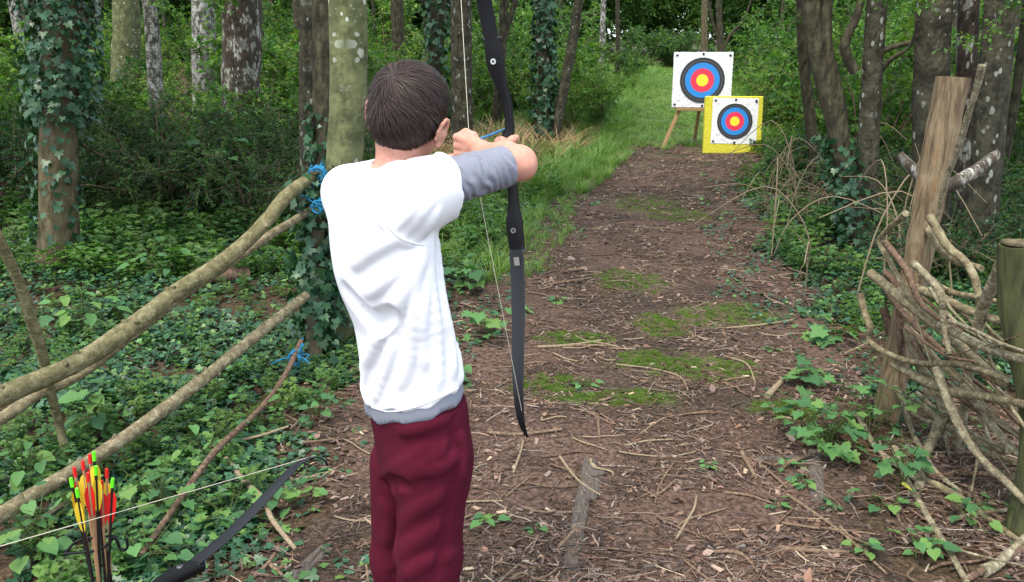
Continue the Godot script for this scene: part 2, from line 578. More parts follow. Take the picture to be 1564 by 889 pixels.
# a flat-ish leaf blade in its own axes: grows along -z, faces +y, one unit long
func blade_mesh(out: Array, fold: float, droop: float, wave: float, col := Color.WHITE) -> ArrayMesh:
	var b := Shape.new()
	var pts := []
	for k in out.size():
		var q: Array = out[k]
		pts.append(Vector3(q[0], absf(q[0]) * fold - q[1] * q[1] * droop + (wave if k % 2 else -wave), -q[1]))
	var mid := b.vert(Vector3(0, -0.16 * droop - 0.01, -0.4), Vector3.ZERO, col)
	for p in pts:
		b.vert(p, Vector3.ZERO, col)
	for k in out.size():
		var t := [mid, mid + 1 + (k + 1) % out.size(), mid + 1 + k]
		var n: Vector3 = (b.v[t[2]] - b.v[t[0]]).cross(b.v[t[1]] - b.v[t[0]])
		if n.y < 0.0:
			t = [t[0], t[2], t[1]]
			n = -n
		for q in t:
			b.i.append(q)
			b.n[q] += n
	for k in b.n.size():
		b.n[k] = b.n[k].normalized()
	return b.mesh()

func basis_to(dir: Vector3, nrm: Vector3) -> Basis:   # -z along dir, y near nrm
	var z := -dir.normalized()
	var x := nrm.cross(z).normalized()
	if x.length_squared() < 0.5:
		x = Vector3.RIGHT
	return Basis(x, z.cross(x), z)

# ---------------------------------------------------------------- woody plants
func bush_mesh(stems: int, high: float, spread: float, twigs: int, leaves: int, size: float, slim: float, cols: Array, arch: float, sd: int) -> Array:
	rng.seed = sd
	var b := Shape.new()
	var w := Shape.new()
	for s in stems:
		var a := rnd(0, TAU)
		var out := Vector3(cos(a), 0, sin(a))
		var h := high * rnd(0.6, 1.0)
		var r := spread * rnd(0.3, 1.0)
		var pts := []
		for k in 5:
			var t := k / 4.0
			pts.append(out * r * pow(t, 1.3) + Vector3(rnd(-0.05, 0.05), h * (t - arch * t * t * t), rnd(-0.05, 0.05)) + out * 0.08)
		tube(w, pts, [0.006 * high + 0.003, 0.002], 4, Color.WHITE, 0.0, false)
		for g in twigs:
			var t := pow(rnd(0.04, 1.0), 0.85)
			var f := t * 3.99
			var p: Vector3 = pts[int(f)].lerp(pts[int(f) + 1], f - int(f))
			var d := (rnd_dir() + out * 0.35 + Vector3(0, 0.25, 0)).normalized()
			var long := spread * rnd(0.15, 0.42)
			var end := p + d * long + Vector3(0, -long * 0.15, 0)
			tube(w, [p, end], [0.0025, 0.001], 3, Color.WHITE, 0.0, false)
			var col: Color = cols[rng.randi() % cols.size()]
			for l in leaves:
				var u := (l + rnd(0.2, 0.8)) / leaves
				var q := p.lerp(end, u)
				var ld := (d * 0.6 + rnd_dir()).normalized()
				ld.y = ld.y * 0.6 - 0.15
				ld = ld.normalized()
				var nn := (Vector3.UP + rnd_dir() * 0.7).normalized()
				leaf(b, q, ld, nn, size * rnd(0.6, 1.25), size * slim * rnd(0.8, 1.1), vary(col, 0.35))
	return [b.mesh(), w.mesh()]

func crown_mesh(rad: float, high: float, boughs: int, twigs: int, leaves: int, size: float, cols: Array, sd: int) -> Array:
	rng.seed = sd
	var b := Shape.new()
	var w := Shape.new()
	for g in boughs:
		var a := TAU * (g + rnd(-0.3, 0.3)) * 0.382
		var y := high * (g + 0.5) / boughs
		var r := rad * rnd(0.6, 1.0) * sqrt(clampf(1.15 - pow(absf(y / high - 0.42) * 1.7, 2.0), 0.1, 1.0))
		var out := Vector3(cos(a), rnd(0.1, 0.5), sin(a)).normalized()
		var p0 := Vector3(0, y * 0.92, 0)
		var p1 := p0 + out * r * 0.5 + Vector3(0, rnd(0.0, 0.3), 0)
		var p2 := p0 + out * r + Vector3(0, rnd(-0.4, 0.3), 0)
		tube(w, [p0, p1, p2], [0.045, 0.025, 0.008], 5, Color.WHITE, 0.0, false)
		for t in twigs:
			var f := rnd(0.25, 1.0)
			var p := p0.lerp(p1, f * 2.0) if f < 0.5 else p1.lerp(p2, f * 2.0 - 1.0)
			var d := (rnd_dir() + out * 0.5).normalized()
			var end := p + d * rnd(0.3, 0.75)
			tube(w, [p, end], [0.007, 0.002], 3, Color.WHITE, 0.0, false)
			var col: Color = cols[rng.randi() % cols.size()]
			for l in leaves:
				var q := p.lerp(end, (l + rnd(0.3, 1.0)) / leaves)
				var ld := (d * 0.5 + rnd_dir() + Vector3(0, -0.25, 0)).normalized()
				leaf(b, q + rnd_dir() * 0.05, ld, (Vector3.UP + rnd_dir() * 0.6).normalized(), size * rnd(0.7, 1.2), size * 0.6, vary(col, 0.3))
	return [b.mesh(), w.mesh()]

var crowns := []
var bushes := {}
var ivy_leaf: ArrayMesh
var heart_leaf: ArrayMesh
var lobe_leaf: ArrayMesh
var oval_leaf: ArrayMesh
var sprays := []
var yews := []

const G_DARK := Color(0.03, 0.075, 0.03)
const G_IVY := Color(0.026, 0.075, 0.034)
const G_MID := Color(0.07, 0.15, 0.038)
const G_BRIGHT := Color(0.12, 0.225, 0.045)
const G_LIME := Color(0.16, 0.26, 0.05)

func make_plant_meshes() -> void:
	ivy_leaf = blade_mesh(IVY_OUT, 0.12, 0.15, 0.02)
	heart_leaf = blade_mesh(HEART_OUT, 0.16, 0.22, 0.025)
	lobe_leaf = blade_mesh(LOBE_OUT, 0.14, 0.25, 0.03)
	oval_leaf = blade_mesh(OVAL_OUT, 0.25, 0.25, 0.015)
	for k in 3:
		crowns.append(crown_mesh(2.3, 4.6, 18, 11, 6, 0.13, [G_MID, G_MID, G_DARK, G_BRIGHT], 900 + k))
	for k in 3:
		rng.seed = 500 + k
		var b := Shape.new()
		var w := Shape.new()
		var pts := [Vector3.ZERO, Vector3(0.3, -0.04, rnd(-0.1, 0.1)), Vector3(0.6, -0.16, rnd(-0.15, 0.15)), Vector3(0.85, -0.34, rnd(-0.2, 0.2))]
		tube(w, smooth_line(pts, 4), [0.006, 0.004, 0.0015], 5, Color.WHITE, 0.0, false)
		for g in 14:
			var f := rnd(0.1, 1.0) * 2.99
			var p: Vector3 = pts[int(f)].lerp(pts[int(f) + 1], f - int(f))
			var d := (rnd_dir() + Vector3(0.5, -0.2, 0)).normalized()
			var e := p + d * rnd(0.1, 0.3)
			tube(w, [p, e], [0.002, 0.001], 3, Color.WHITE, 0.0, false)
			for l in 7:
				var ld := (d * 0.6 + rnd_dir() + Vector3(0, -0.2, 0)).normalized()
				leaf(b, p.lerp(e, (l + 0.6) / 7.0), ld, (Vector3.UP + rnd_dir() * 0.4).normalized(), rnd(0.05, 0.085), 0.045, vary(G_MID if g % 2 else G_BRIGHT, 0.3))
		sprays.append([b.mesh(), w.mesh()])
	yews = [crown_mesh(1.9, 2.6, 20, 18, 13, 0.11, [G_DARK], 950), crown_mesh(1.9, 2.6, 20, 18, 13, 0.11, [G_DARK], 951)]
	bushes.hazel = [bush_mesh(9, 2.3, 1.0, 20, 15, 0.075, 0.75, [G_MID, G_MID, G_BRIGHT], 0.15, 1), bush_mesh(10, 2.0, 1.2, 20, 15, 0.07, 0.7, [G_MID, G_DARK, G_BRIGHT], 0.2, 2), bush_mesh(12, 1.7, 1.3, 18, 14, 0.075, 0.7, [G_MID, G_BRIGHT], 0.3, 12)]
	bushes.small = [bush_mesh(14, 1.3, 0.9, 18, 20, 0.036, 0.6, [G_DARK, G_MID, G_DARK], 0.25, 3), bush_mesh(14, 1.1, 1.0, 18, 20, 0.033, 0.6, [G_DARK, G_MID], 0.4, 4)]
	bushes.bramble = [bush_mesh(13, 1.1, 1.2, 15, 13, 0.055, 0.65, [G_DARK, G_MID, G_IVY], 0.55, 5), bush_mesh(12, 0.9, 1.1, 15, 12, 0.06, 0.65, [G_IVY, G_MID], 0.6, 6)]
	bushes.bright = [bush_mesh(11, 1.8, 0.9, 16, 13, 0.085, 0.6, [G_BRIGHT, G_LIME, G_MID], 0.15, 7), bush_mesh(16, 1.2, 0.8, 16, 14, 0.06, 0.45, [G_BRIGHT, G_LIME], 0.2, 8)]
	bushes.round = [bush_mesh(34, 2.1, 1.7, 20, 14, 0.085, 0.7, [G_MID, G_DARK, G_MID, G_BRIGHT], 0.35, 9)]
	bushes.dry = [bush_mesh(16, 1.1, 1.0, 12, 2, 0.04, 0.4, [Color(0.16, 0.11, 0.06), G_DARK], 0.5, 10), bush_mesh(14, 1.0, 1.2, 12, 2, 0.04, 0.4, [Color(0.16, 0.11, 0.06), G_MID], 0.7, 11)]

func bush(kind: String, label: String, where: Vector3, scale: float, group: String, called := "shrub", tall := 1.0) -> Node3D:
	var v: Array = bushes[kind]
	var pick: Array = v[rng.randi() % v.size()]
	var o := thing(called, label, "shrub", where, group)
	o.transform = Transform3D(Basis(Vector3.UP, rnd(0, TAU)).scaled(Vector3(scale, scale * tall, scale)), where)
	put("foliage", pick[0], M.leaf, o)
	put("stems", pick[1], M.dry_stem if kind == "dry" else M.twig, o)
	return o

# a tree whose trunk runs through the given points; the crown sits on top
func tree(label: String, pts: Array, radii: Array, mat: Material, group := "", crown := -1, crown_at := Vector3.ZERO, sides := 14, crown_size := 1.0, rough := 0.06) -> Node3D:
	var base: Vector3 = pts[0]
	var o := thing("tree", label, "tree", base, group)
	var local := []
	for p in pts:
		local.append(p - base)
	local = smooth_line(local, 7 if sides > 10 else 3)
	var rr := []
	var b := Shape.new()
	# flare at the foot, sunk a little into the soil
	var n := local.size()
	for k in n:
		var f := float(k) / (n - 1) * (radii.size() - 1)
		var r := lerpf(radii[int(f)], radii[mini(int(f) + 1, radii.size() - 1)], f - int(f))
		rr.append(r * (1.0 + 0.45 * exp(-maxf(local[k].y, 0.0) * 4.5 / maxf(0.5, radii[0] * 5.0))))
	local[0] -= Vector3(0, 0.15, 0)
	tube(b, local, rr, sides, Color.WHITE, rough)
	put_shape("trunk", b, mat, o)
	if crown >= 0:
		var c: Array = crowns[crown % crowns.size()]
		var t := Transform3D(Basis(Vector3.UP, rnd(0, TAU)).scaled(Vector3(crown_size, crown_size, crown_size)), local[-1] + crown_at - Vector3(0, 1.6, 0))
		put("crown", c[0], M.leaf, o).transform = t
		put("branches", c[1], mat, o).transform = t
	return o

func limb(o: Node3D, pts: Array, radii: Array, mat: Material, sides := 8, called := "limb") -> MeshInstance3D:
	var b := Shape.new()
	tube(b, smooth_line(pts, 5), radii, sides, Color.WHITE, 0.06)
	return put_world(called, b, mat, o)

# a leafy spray hanging into view from a tree's bough
func hang(o: Node3D, from: Vector3, turn: float, size: float, mat: Material) -> void:
	var s: Array = sprays[rng.randi() % sprays.size()]
	var t := Transform3D(Basis.from_euler(Vector3(rnd(-0.3, 0.3), turn, rnd(-0.2, 0.1))).scaled(Vector3.ONE * size), from - o.position)
	put("leaves", s[0], M.leaf, o).transform = t
	put("bough_twig", s[1], mat, o).transform = t

# ivy leaves clinging to a trunk from height y0 to y1 of a thing
func climb(o: Node3D, pts: Array, r: float, y0: float, y1: float, count: int, thick: float, size: float) -> void:
	var xf := []
	var cols := []
	var line := smooth_line(pts, 8)
	for k in count:
		var y := lerpf(y0, y1, rng.randf())
		var p: Vector3 = line[0]
		for q in line.size() - 1:
			if line[q + 1].y >= y + line[0].y or q == line.size() - 2:
				var t: float = clampf((y + line[0].y - line[q].y) / maxf(0.001, line[q + 1].y - line[q].y), 0, 1)
				p = line[q].lerp(line[q + 1], t)
				break
		var a := rnd(0, TAU)
		var clump := 0.5 + 0.5 * fine.get_noise_3d(cos(a) * 20.0 + o.position.x * 7.0, y * 22.0, sin(a) * 20.0)
		if clump < 0.42 and rng.randf() < 0.85:
			continue
		var out := Vector3(cos(a), 0, sin(a))
		var w := r + 0.01 + thick * rng.randf() * clump * 1.4
		var d := (Vector3(0, -0.8, 0) + rnd_dir() * 0.7 + out * 0.25).normalized()
		xf.append(Transform3D(basis_to(d, (out + Vector3(0, 0.45, 0) + rnd_dir() * 0.35).normalized()).scaled(Vector3.ONE * size * rnd(0.55, 1.25)), p + out * w - o.position))
		cols.append(vary(G_IVY if rng.randf() < 0.8 else G_DARK, 0.35))
	scatter("ivy", ivy_leaf, M.ivy, xf, cols, o)

func up(px: float, py: float, d: float, px2: float, py2: float, d2: float, top: float) -> Array:
	# base on the ground, through a second seen point, on up to the height top
	var a := at(px, py, d)
	a.y = gh(a.x, a.z)
	var b := at(px2, py2, d2)
	var dir := b - a
	var c := a + dir * ((top - a.y) / dir.y)
	c.x = lerpf(c.x, b.x, 0.55)
	c.z = lerpf(c.z, b.z, 0.55)
	return [a, a.lerp(b, 0.5) + Vector3(rnd(-0.02, 0.02), 0, 0), b, b.lerp(c, 0.5) + Vector3(rnd(-0.1, 0.1), 0, 0), c]

func build_trees() -> void:
	rng.seed = 31
	var t: Array
	var o: Node3D
	# left of the ride
	t = up(92, 415, 5.9, 92, 20, 5.9, 7.5)
	o = tree("ivy-wrapped tree standing behind the slanting rails, bare patch of bark low down", t, [0.13, 0.125, 0.12, 0.1, 0.07], M.ivy_stem, "", 0, Vector3(-0.8, 0, 0.2))
	climb(o, t, 0.13, 1.05, 3.6, 4800, 0.18, 0.052)
	climb(o, t, 0.14, 0.2, 1.4, 420, 0.06, 0.06)
	t = up(248, 262, 11.0, 228, 0, 11.0, 8.0)
	tree("slim pale birch-like trunk leaning among the undergrowth", t, [0.1, 0.095, 0.09, 0.08, 0.05], M.birch, "", 1, Vector3(-0.5, 0, 0), 12)
	t = up(193, 190, 19.0, 192, 0, 19.0, 9.0)
	tree("broad smooth grey-green trunk far behind the pale birch", t, [0.32, 0.3, 0.28, 0.24, 0.15], M.beech, "", 2, Vector3.ZERO, 12, 1.2)
	t = up(316, 205, 16.0, 310, 0, 16.0, 8.5)
	tree("white-blotched trunk between the birch and the thick dark tree", t, [0.24, 0.22, 0.21, 0.18, 0.12], M.birch, "", 0, Vector3.ZERO, 12, 1.1)
	t = up(372, 268, 10.6, 368, 20, 10.6, 9.0)
	tree("thick dark trunk with a white lichen crust down one side", t, [0.25, 0.235, 0.23, 0.2, 0.12], M.crusted, "", 1, Vector3(-0.4, 0, 0), 18, 1.2, 0.1)
	o = get_child(get_child_count() - 1)
	for q in [[360, -60, 9.8, 0.2, 1.1], [405, -40, 9.6, 2.6, 1.0], [345, -30, 9.9, 3.6, 0.9], [430, -70, 9.4, 4.2, 1.2]]:
		hang(o, at(q[0], q[1], q[2]), q[3], q[4], M.crusted)
	t = up(470, 300, 6.6, 472, 0, 6.6, 7.0)
	o = tree("thin spotted trunk close beside a dark twin", t, [0.085, 0.08, 0.078, 0.06, 0.04], M.spotted, "", 2, Vector3(-0.9, 0, 0), 12, 0.9)
	t = up(496, 330, 6.2, 492, 0, 6.2, 7.5)
	o = tree("dark trunk wedged between the spotted twin and the mossy beech", t, [0.095, 0.088, 0.08, 0.07, 0.04], M.dark_bark, "", 0, Vector3(-0.6, 0, 0), 12, 0.9)
	climb(o, t, 0.09, 0.05, 1.2, 500, 0.06, 0.06)
	t = up(520, 520, 4.45, 531, 0, 4.45, 8.0)
	o = tree("mossy green beech with white lichen spots, rails lashed to it", t, [0.105, 0.1, 0.098, 0.09, 0.05], M.beech, "", 1, Vector3(-1.2, 0.3, 0), 22, 1.1, 0.03)
	climb(o, t, 0.105, 0.02, 0.85, 900, 0.1, 0.055)
	# beside it the ivied stump of a dead stem that carries the lashings
	t = [on_ground(478, 560), at(484, 420, 4.28), at(487, 300, 4.3), at(486, 255, 4.32)]
	o = thing("ivied_stake", "dead upright stem smothered in ivy beside the mossy beech", "stake", t[0])
	limb(o, t, [0.05, 0.045, 0.04, 0.035], M.dark_bark, 10, "stem")
	climb(o, t, 0.045, 0.02, 1.0, 900, 0.13, 0.055)
	# behind the archer
	t = up(608, 150, 17.0, 606, 0, 17.0, 8.0)
	tree("slender dark trunk seen above the archer's head", t, [0.14, 0.13, 0.125, 0.1, 0.06], M.dark_bark, "", 2, Vector3.ZERO, 10)
	t = up(660, 150, 14.0, 668, 0, 14.0, 8.0)
	o = tree("trunk thickly clad in dark ivy behind the bowstring", t, [0.14, 0.13, 0.125, 0.1, 0.06], M.dark_bark, "", 0, Vector3.ZERO, 10)
	climb(o, t, 0.14, 0.1, 3.2, 900, 0.16, 0.09)
	t = up(705, 200, 12.8, 704, 0, 12.8, 8.0)
	tree("dark trunk with a pale lichen foot behind the bowstring", t, [0.17, 0.165, 0.16, 0.13, 0.08], M.spotted, "", 1, Vector3(-0.4, 0, 0), 12)
	t = up(756, 165, 15.5, 770, 0, 15.5, 7.5)
	o = tree("narrow forked trunk just beyond the upper bow limb", t, [0.1, 0.09, 0.085, 0.07, 0.04], M.dark_bark, "", 2, Vector3(-0.3, 0, 0), 10)
	limb(o, [at(758, 90, 15.5), at(775, 40, 15.5), at(792, -20, 15.5), at(800, -120, 15.5)], [0.07, 0.06, 0.05, 0.03], M.dark_bark)
	t = up(830, 236, 13.0, 832, 0, 13.0, 8.0)
	o = tree("ivy-clad trunk at the grassy edge of the ride", t, [0.15, 0.125, 0.12, 0.1, 0.06], M.spotted, "", 0, Vector3(-1.6, 0, 0), 14)
	climb(o, t, 0.13, 0.3, 2.4, 1100, 0.1, 0.085)
	t = up(842, 228, 12.9, 884, 0, 13.0, 7.0)
	tree("leaning bare stem sharing a foot with the ivy-clad trunk", t, [0.085, 0.08, 0.075, 0.06, 0.04], M.spotted, "", -1, Vector3.ZERO, 10)
	t = up(918, 150, 24.0, 922, 0, 24.0, 8.0)
	tree("thin pale birch beside the bend of the ride", t, [0.09, 0.085, 0.08, 0.07, 0.04], M.birch, "", 1, Vector3(-1.0, 0, 0), 8)
	t = up(943, 120, 27.0, 943, 0, 27.0, 8.0)
	tree("thin dark pole-like tree beyond the pale birch", t, [0.08, 0.075, 0.07, 0.06, 0.04], M.dark_bark, "", 2, Vector3(-1.0, 0, 0), 8)
	# right of the ride
	t = up(1318, 385, 6.5, 1238, 0, 6.7, 6.5)
	o = tree("dark stem bending away from the ride, ivy round its foot", t, [0.08, 0.075, 0.068, 0.055, 0.03], M.dark_bark, "", 0, Vector3(0.6, 0, 0), 14)
	climb(o, t, 0.11, 0.0, 0.9, 700, 0.08, 0.06)
	limb(o, [at(1296, 270, 6.55), at(1278, 140, 6.6), at(1262, 60, 6.65), at(1268, -60, 6.7), at(1280, -300, 6.8)], [0.05, 0.05, 0.045, 0.04, 0.02], M.dark_bark)
	t = up(1322, 380, 6.5, 1340, 0, 6.5, 7.0)
	o = tree("dark stem with forked boughs rising from the same ivied foot", t, [0.085, 0.08, 0.075, 0.06, 0.035], M.spotted, "", 1, Vector3(1.2, 0, 0), 14)
	limb(o, [at(1306, 110, 6.5), at(1290, 70, 6.5), at(1310, 20, 6.5), at(1325, -40, 6.5)], [0.04, 0.035, 0.03, 0.02], M.dark_bark)
	limb(o, [at(1338, 85, 6.5), at(1362, 72, 6.45), at(1400, 62, 6.4), at(1440, 40, 6.3)], [0.025, 0.022, 0.018, 0.008], M.dark_bark)
	limb(o, [at(1345, 110, 6.5), at(1362, 90, 6.4), at(1390, 70, 6.3), at(1402, 30, 6.2)], [0.02, 0.018, 0.012, 0.006], M.dark_bark)
	t = up(1250, 300, 9.0, 1224, 20, 9.0, 6.0)
	tree("thin dark stem in the thicket behind the yellow target", t, [0.07, 0.06, 0.055, 0.045, 0.03], M.dark_bark, "", 2, Vector3(1.0, 0, 0), 10)
	o = get_child(get_child_count() - 1)
	for q in [[1230, 30, 8.8, 3.6, 0.6], [1225, -20, 8.6, 3.0, 0.7], [1235, 90, 8.9, 0.3, 0.8], [1240, 40, 8.9, 5.6, 0.7]]:
		hang(o, at(q[0], q[1], q[2]), q[3], q[4], M.dark_bark)
	t = up(1432, 330, 6.3, 1428, 0, 6.3, 7.5)
	tree("straight trunk with scattered lichen dots behind the leaning post", t, [0.135, 0.128, 0.122, 0.1, 0.06], M.spotted, "", 0, Vector3(1.6, 0, 0), 18, 1.1)
	t = up(1478, 345, 6.6, 1480, 0, 6.6, 7.0)
	tree("narrow trunk with a pale lichened flank between two thicker trunks", t, [0.085, 0.08, 0.075, 0.06, 0.04], M.crusted, "", 1, Vector3(1.2, 0, 0), 14)
	t = up(1490, 390, 6.0, 1530, 0, 6.1, 7.5)
	tree("leaning lichen-spotted trunk beyond the woven fence", t, [0.12, 0.11, 0.105, 0.09, 0.06], M.spotted, "", 2, Vector3(1.4, 0, 0), 18, 1.1)
	o = get_child(get_child_count() - 1)
	for q in [[1540, -30, 5.6, 2.9, 0.6], [1500, -50, 5.4, 0.4, 0.7], [1560, 10, 5.0, 3.6, 0.5], [1450, -40, 5.8, 3.3, 0.6]]:
		hang(o, at(q[0], q[1], q[2]), q[3], q[4], M.spotted)
	t = up(1078, 110, 27.0, 1076, 0, 27.0, 8.0)
	tree("brown trunk beyond the white target", t, [0.12, 0.11, 0.1, 0.09, 0.06], M.ivy_stem, "", 0, Vector3(0.5, 0, 0), 8)
	t = up(1104, 130, 22.0, 1098, 0, 22.0, 7.0)
	o = tree("dark many-branched trunk just above the white target", t, [0.1, 0.085, 0.08, 0.065, 0.04], M.dark_bark, "", 1, Vector3(0.8, 0, 0), 8)
	limb(o, [at(1104, 75, 22.0), at(1118, 50, 22.0), at(1136, 30, 22.0), at(1150, -10, 22.0)], [0.05, 0.045, 0.035, 0.02], M.dark_bark)
	limb(o, [at(1102, 70, 22.0), at(1090, 40, 22.0), at(1082, 0, 22.0)], [0.05, 0.04, 0.03], M.dark_bark)
	# low dark evergreens whose boughs shade the hollow and the thicket
	for q in [[-6.4, 7.4, "evergreen shading the hollow beside the ivy-wrapped tree"], [-3.92, 7.2, "evergreen shading the hollow behind the top rail"], [-6.6, 9.6, "evergreen behind the ivy-wrapped tree"], [4.9, 7.0, "evergreen shading the bramble thicket"], [5.6, 9.4, "evergreen behind the thicket's dark stems"], [4.3, 5.2, "evergreen behind the woven fence"]]:
		var p := Vector3(q[0], gh(q[0], -q[1]), -q[1])
		var y := thing("evergreen_tree", q[2], "tree", p)
		var b := Shape.new()
		tube(b, smooth_line([Vector3(0, -0.1, 0), Vector3(0.03, 1.0, 0.02), Vector3(-0.02, 2.2, 0), Vector3(0, 4.4, 0)], 4), [0.06, 0.05, 0.04, 0.02], 9, Color.WHITE, 0.1)
		put_shape("trunk", b, M.dark_bark, y)
		var c: Array = yews[rng.randi() % 2]
		var tr := Transform3D(Basis(Vector3.UP, rnd(0, TAU)), Vector3(0, 2.15, 0))
		put("crown", c[0], M.leaf, y).transform = tr
		put("branches", c[1], M.dark_bark, y).transform = tr
	# trees farther in, on both sides
	rng.seed = 77
	var k := 0
	while k < 54:
		var d := rnd(15.0, 52.0)
		var x := rnd(-0.72, 0.72) * d
		var q := Vector3(x, 0, -d)
		if absf(x - path_c(-d)) < 2.4 + (1.4 if d > 20.0 else 0.0):
			continue
		if d < 20.0 and x > path_c(-d) - 3.0 and x < path_c(-d) + 2.5:
			continue
		k += 1
		q.y = gh(x, -d)
		var r := rnd(0.07, 0.17)
		var lean := Vector3(rnd(-0.6, 0.6), 0, rnd(-0.3, 0.3))
		var h := rnd(6.5, 9.0)
		var pale := rng.randf() < 0.2
		tree("slender pale trunk deep in the wood" if pale else "slender dark trunk deep in the wood", [q, q + Vector3(0, h * 0.4, 0) + lean * 0.3, q + Vector3(0, h * 0.75, 0) + lean * 0.8, q + Vector3(0, h, 0) + lean], [r, r * 0.9, r * 0.75, r * 0.5], M.birch if pale else (M.dark_bark if rng.randf() < 0.6 else M.spotted), "pale trees deep in the wood" if pale else "dark trees deep in the wood", k if k % 3 == 0 else -1, Vector3(0, rnd(-1.5, 0.2), 0), 8, rnd(0.8, 1.15))

func build_shrubs() -> void:
	rng.seed = 41
	var q: Vector3
	# the clipped-looking round bush where the ride ends
	q = at(1022, 96, 39.0)
	q.y = gh(q.x, q.z) - 0.05
	bush("round", "big rounded bush standing where the ride ends", q, 1.15, "", "round_bush")
	# zones: [count, x0, x1, d0, d1, kinds, scale0, scale1, label, group]
	for zone in [
		[24, -7.0, -1.6, 7.4, 9.6, ["small", "small", "bramble"], 0.85, 1.25, "shrub in the dark hollow behind the slanting rails", "shrubs in the hollow behind the rails"],
		[24, -8.5, -1.0, 9.5, 13.0, ["hazel", "small", "bright", "bright"], 0.65, 1.0, "shrub among the trunks behind the rails", "shrubs among trunks behind the rails"],
		[56, -16.0, 1.6, 12.5, 23.0, ["hazel", "bright", "bright", "bright"], 0.9, 1.5, "shrub under the trees beyond the archer", "shrubs under the trees beyond the archer"],
		[20, 3.2, 8.5, 7.4, 12.5, ["small", "bramble", "bramble", "dry"], 0.6, 1.0, "tangle in the thicket beside the ride", "tangles beside the ride"],
		[12, 4.4, 9.5, 9.0, 12.5, ["hazel", "bright"], 1.0, 1.4, "tall shrub filling the gaps between the dark stems", "tall shrubs between the dark stems"],
		[8, 2.6, 5.5, 5.4, 8.5, ["bramble", "dry", "dry"], 0.5, 0.75, "low tangle beyond the woven fence", "tangles beyond the woven fence"],
		[40, 4.6, 16.0, 12.5, 23.0, ["hazel", "bright", "bright", "hazel"], 0.9, 1.5, "shrub in the wood behind the targets", "shrubs behind the targets"],
		[96, -32.0, 36.0, 23.0, 48.0, ["hazel", "bright", "bright"], 1.3, 2.2, "tall shrub far off in the wood", "far understorey shrubs"]]:
		var k := 0
		while k < zone[0]:
			var d := rnd(zone[3], zone[4])
			var x := rnd(zone[1], zone[2])
			if absf(x - path_c(-d)) < path_w(-d) + (0.9 if d < 20.0 else 1.6):
				continue
			k += 1
			var kinds: Array = zone[5]
			var kind: String = kinds[rng.randi() % kinds.size()]
			var look: String = {"small": "small-leaved", "bramble": "arching bramble-like", "hazel": "broad-leaved", "bright": "light green", "dry": "dry twiggy"}[kind]
			bush(kind, look + " " + zone[8], Vector3(x, gh(x, -d) - 0.03, -d), rnd(zone[6], zone[7]), look + " " + zone[9])
	# bright growth along the far left edge of the ride
	for d in [9.5, 11.0, 14.5, 16.0, 17.5, 19.5, 21.5, 24.0, 27.0, 30.0, 34.0]:
		var x: float = path_c(-d) - path_w(-d) - rnd(0.5, 1.1) - (0.5 if d < 12.0 else 0.0)
		bush("bright", "bright green growth lining the ride", Vector3(x, gh(x, -d), -d), rnd(0.42, 0.6) * (0.7 if d < 13.0 else 1.2), "bright growth lining the ride")
	for d in [15.5, 17.5, 20.0, 23.0, 26.5, 31.0]:
		var x: float = path_c(-d) + path_w(-d) + rnd(0.6, 1.2)
		bush("bright", "bright green growth lining the ride", Vector3(x, gh(x, -d), -d), rnd(0.6, 0.85), "bright growth lining the ride")
	# the far edge of the wood, beyond which nothing can be told apart
	var xf := []
	for k in 1100:
		var a := rnd(-0.95, 0.95)
		var d := rnd(47.0, 64.0)
		var p := Vector3(sin(a) * d, 0, -cos(a) * d)
		p.y = gh(p.x, p.z) - 0.3 + 7.0 * pow(rng.randf(), 1.5)
		xf.append(Transform3D(Basis(Vector3.UP, rnd(0, TAU)).scaled(Vector3.ONE * rnd(1.5, 2.6)), p))
	var far := scatter("far_woodland", bushes.hazel[0][0], M.leaf, xf, [])
	tag(far, "mass of green foliage closing off the far wood", "woodland")

func leaf_spot(x: float, z: float, size: float, flat: float) -> Transform3D:
	var a := rnd(0, TAU)
	var d := Vector3(cos(a), rnd(-0.35, 0.2), sin(a))
	return Transform3D(basis_to(d.normalized(), (Vector3.UP + rnd_dir() * flat).normalized()).scaled(Vector3.ONE * size), Vector3(x, gh(x, z), z))

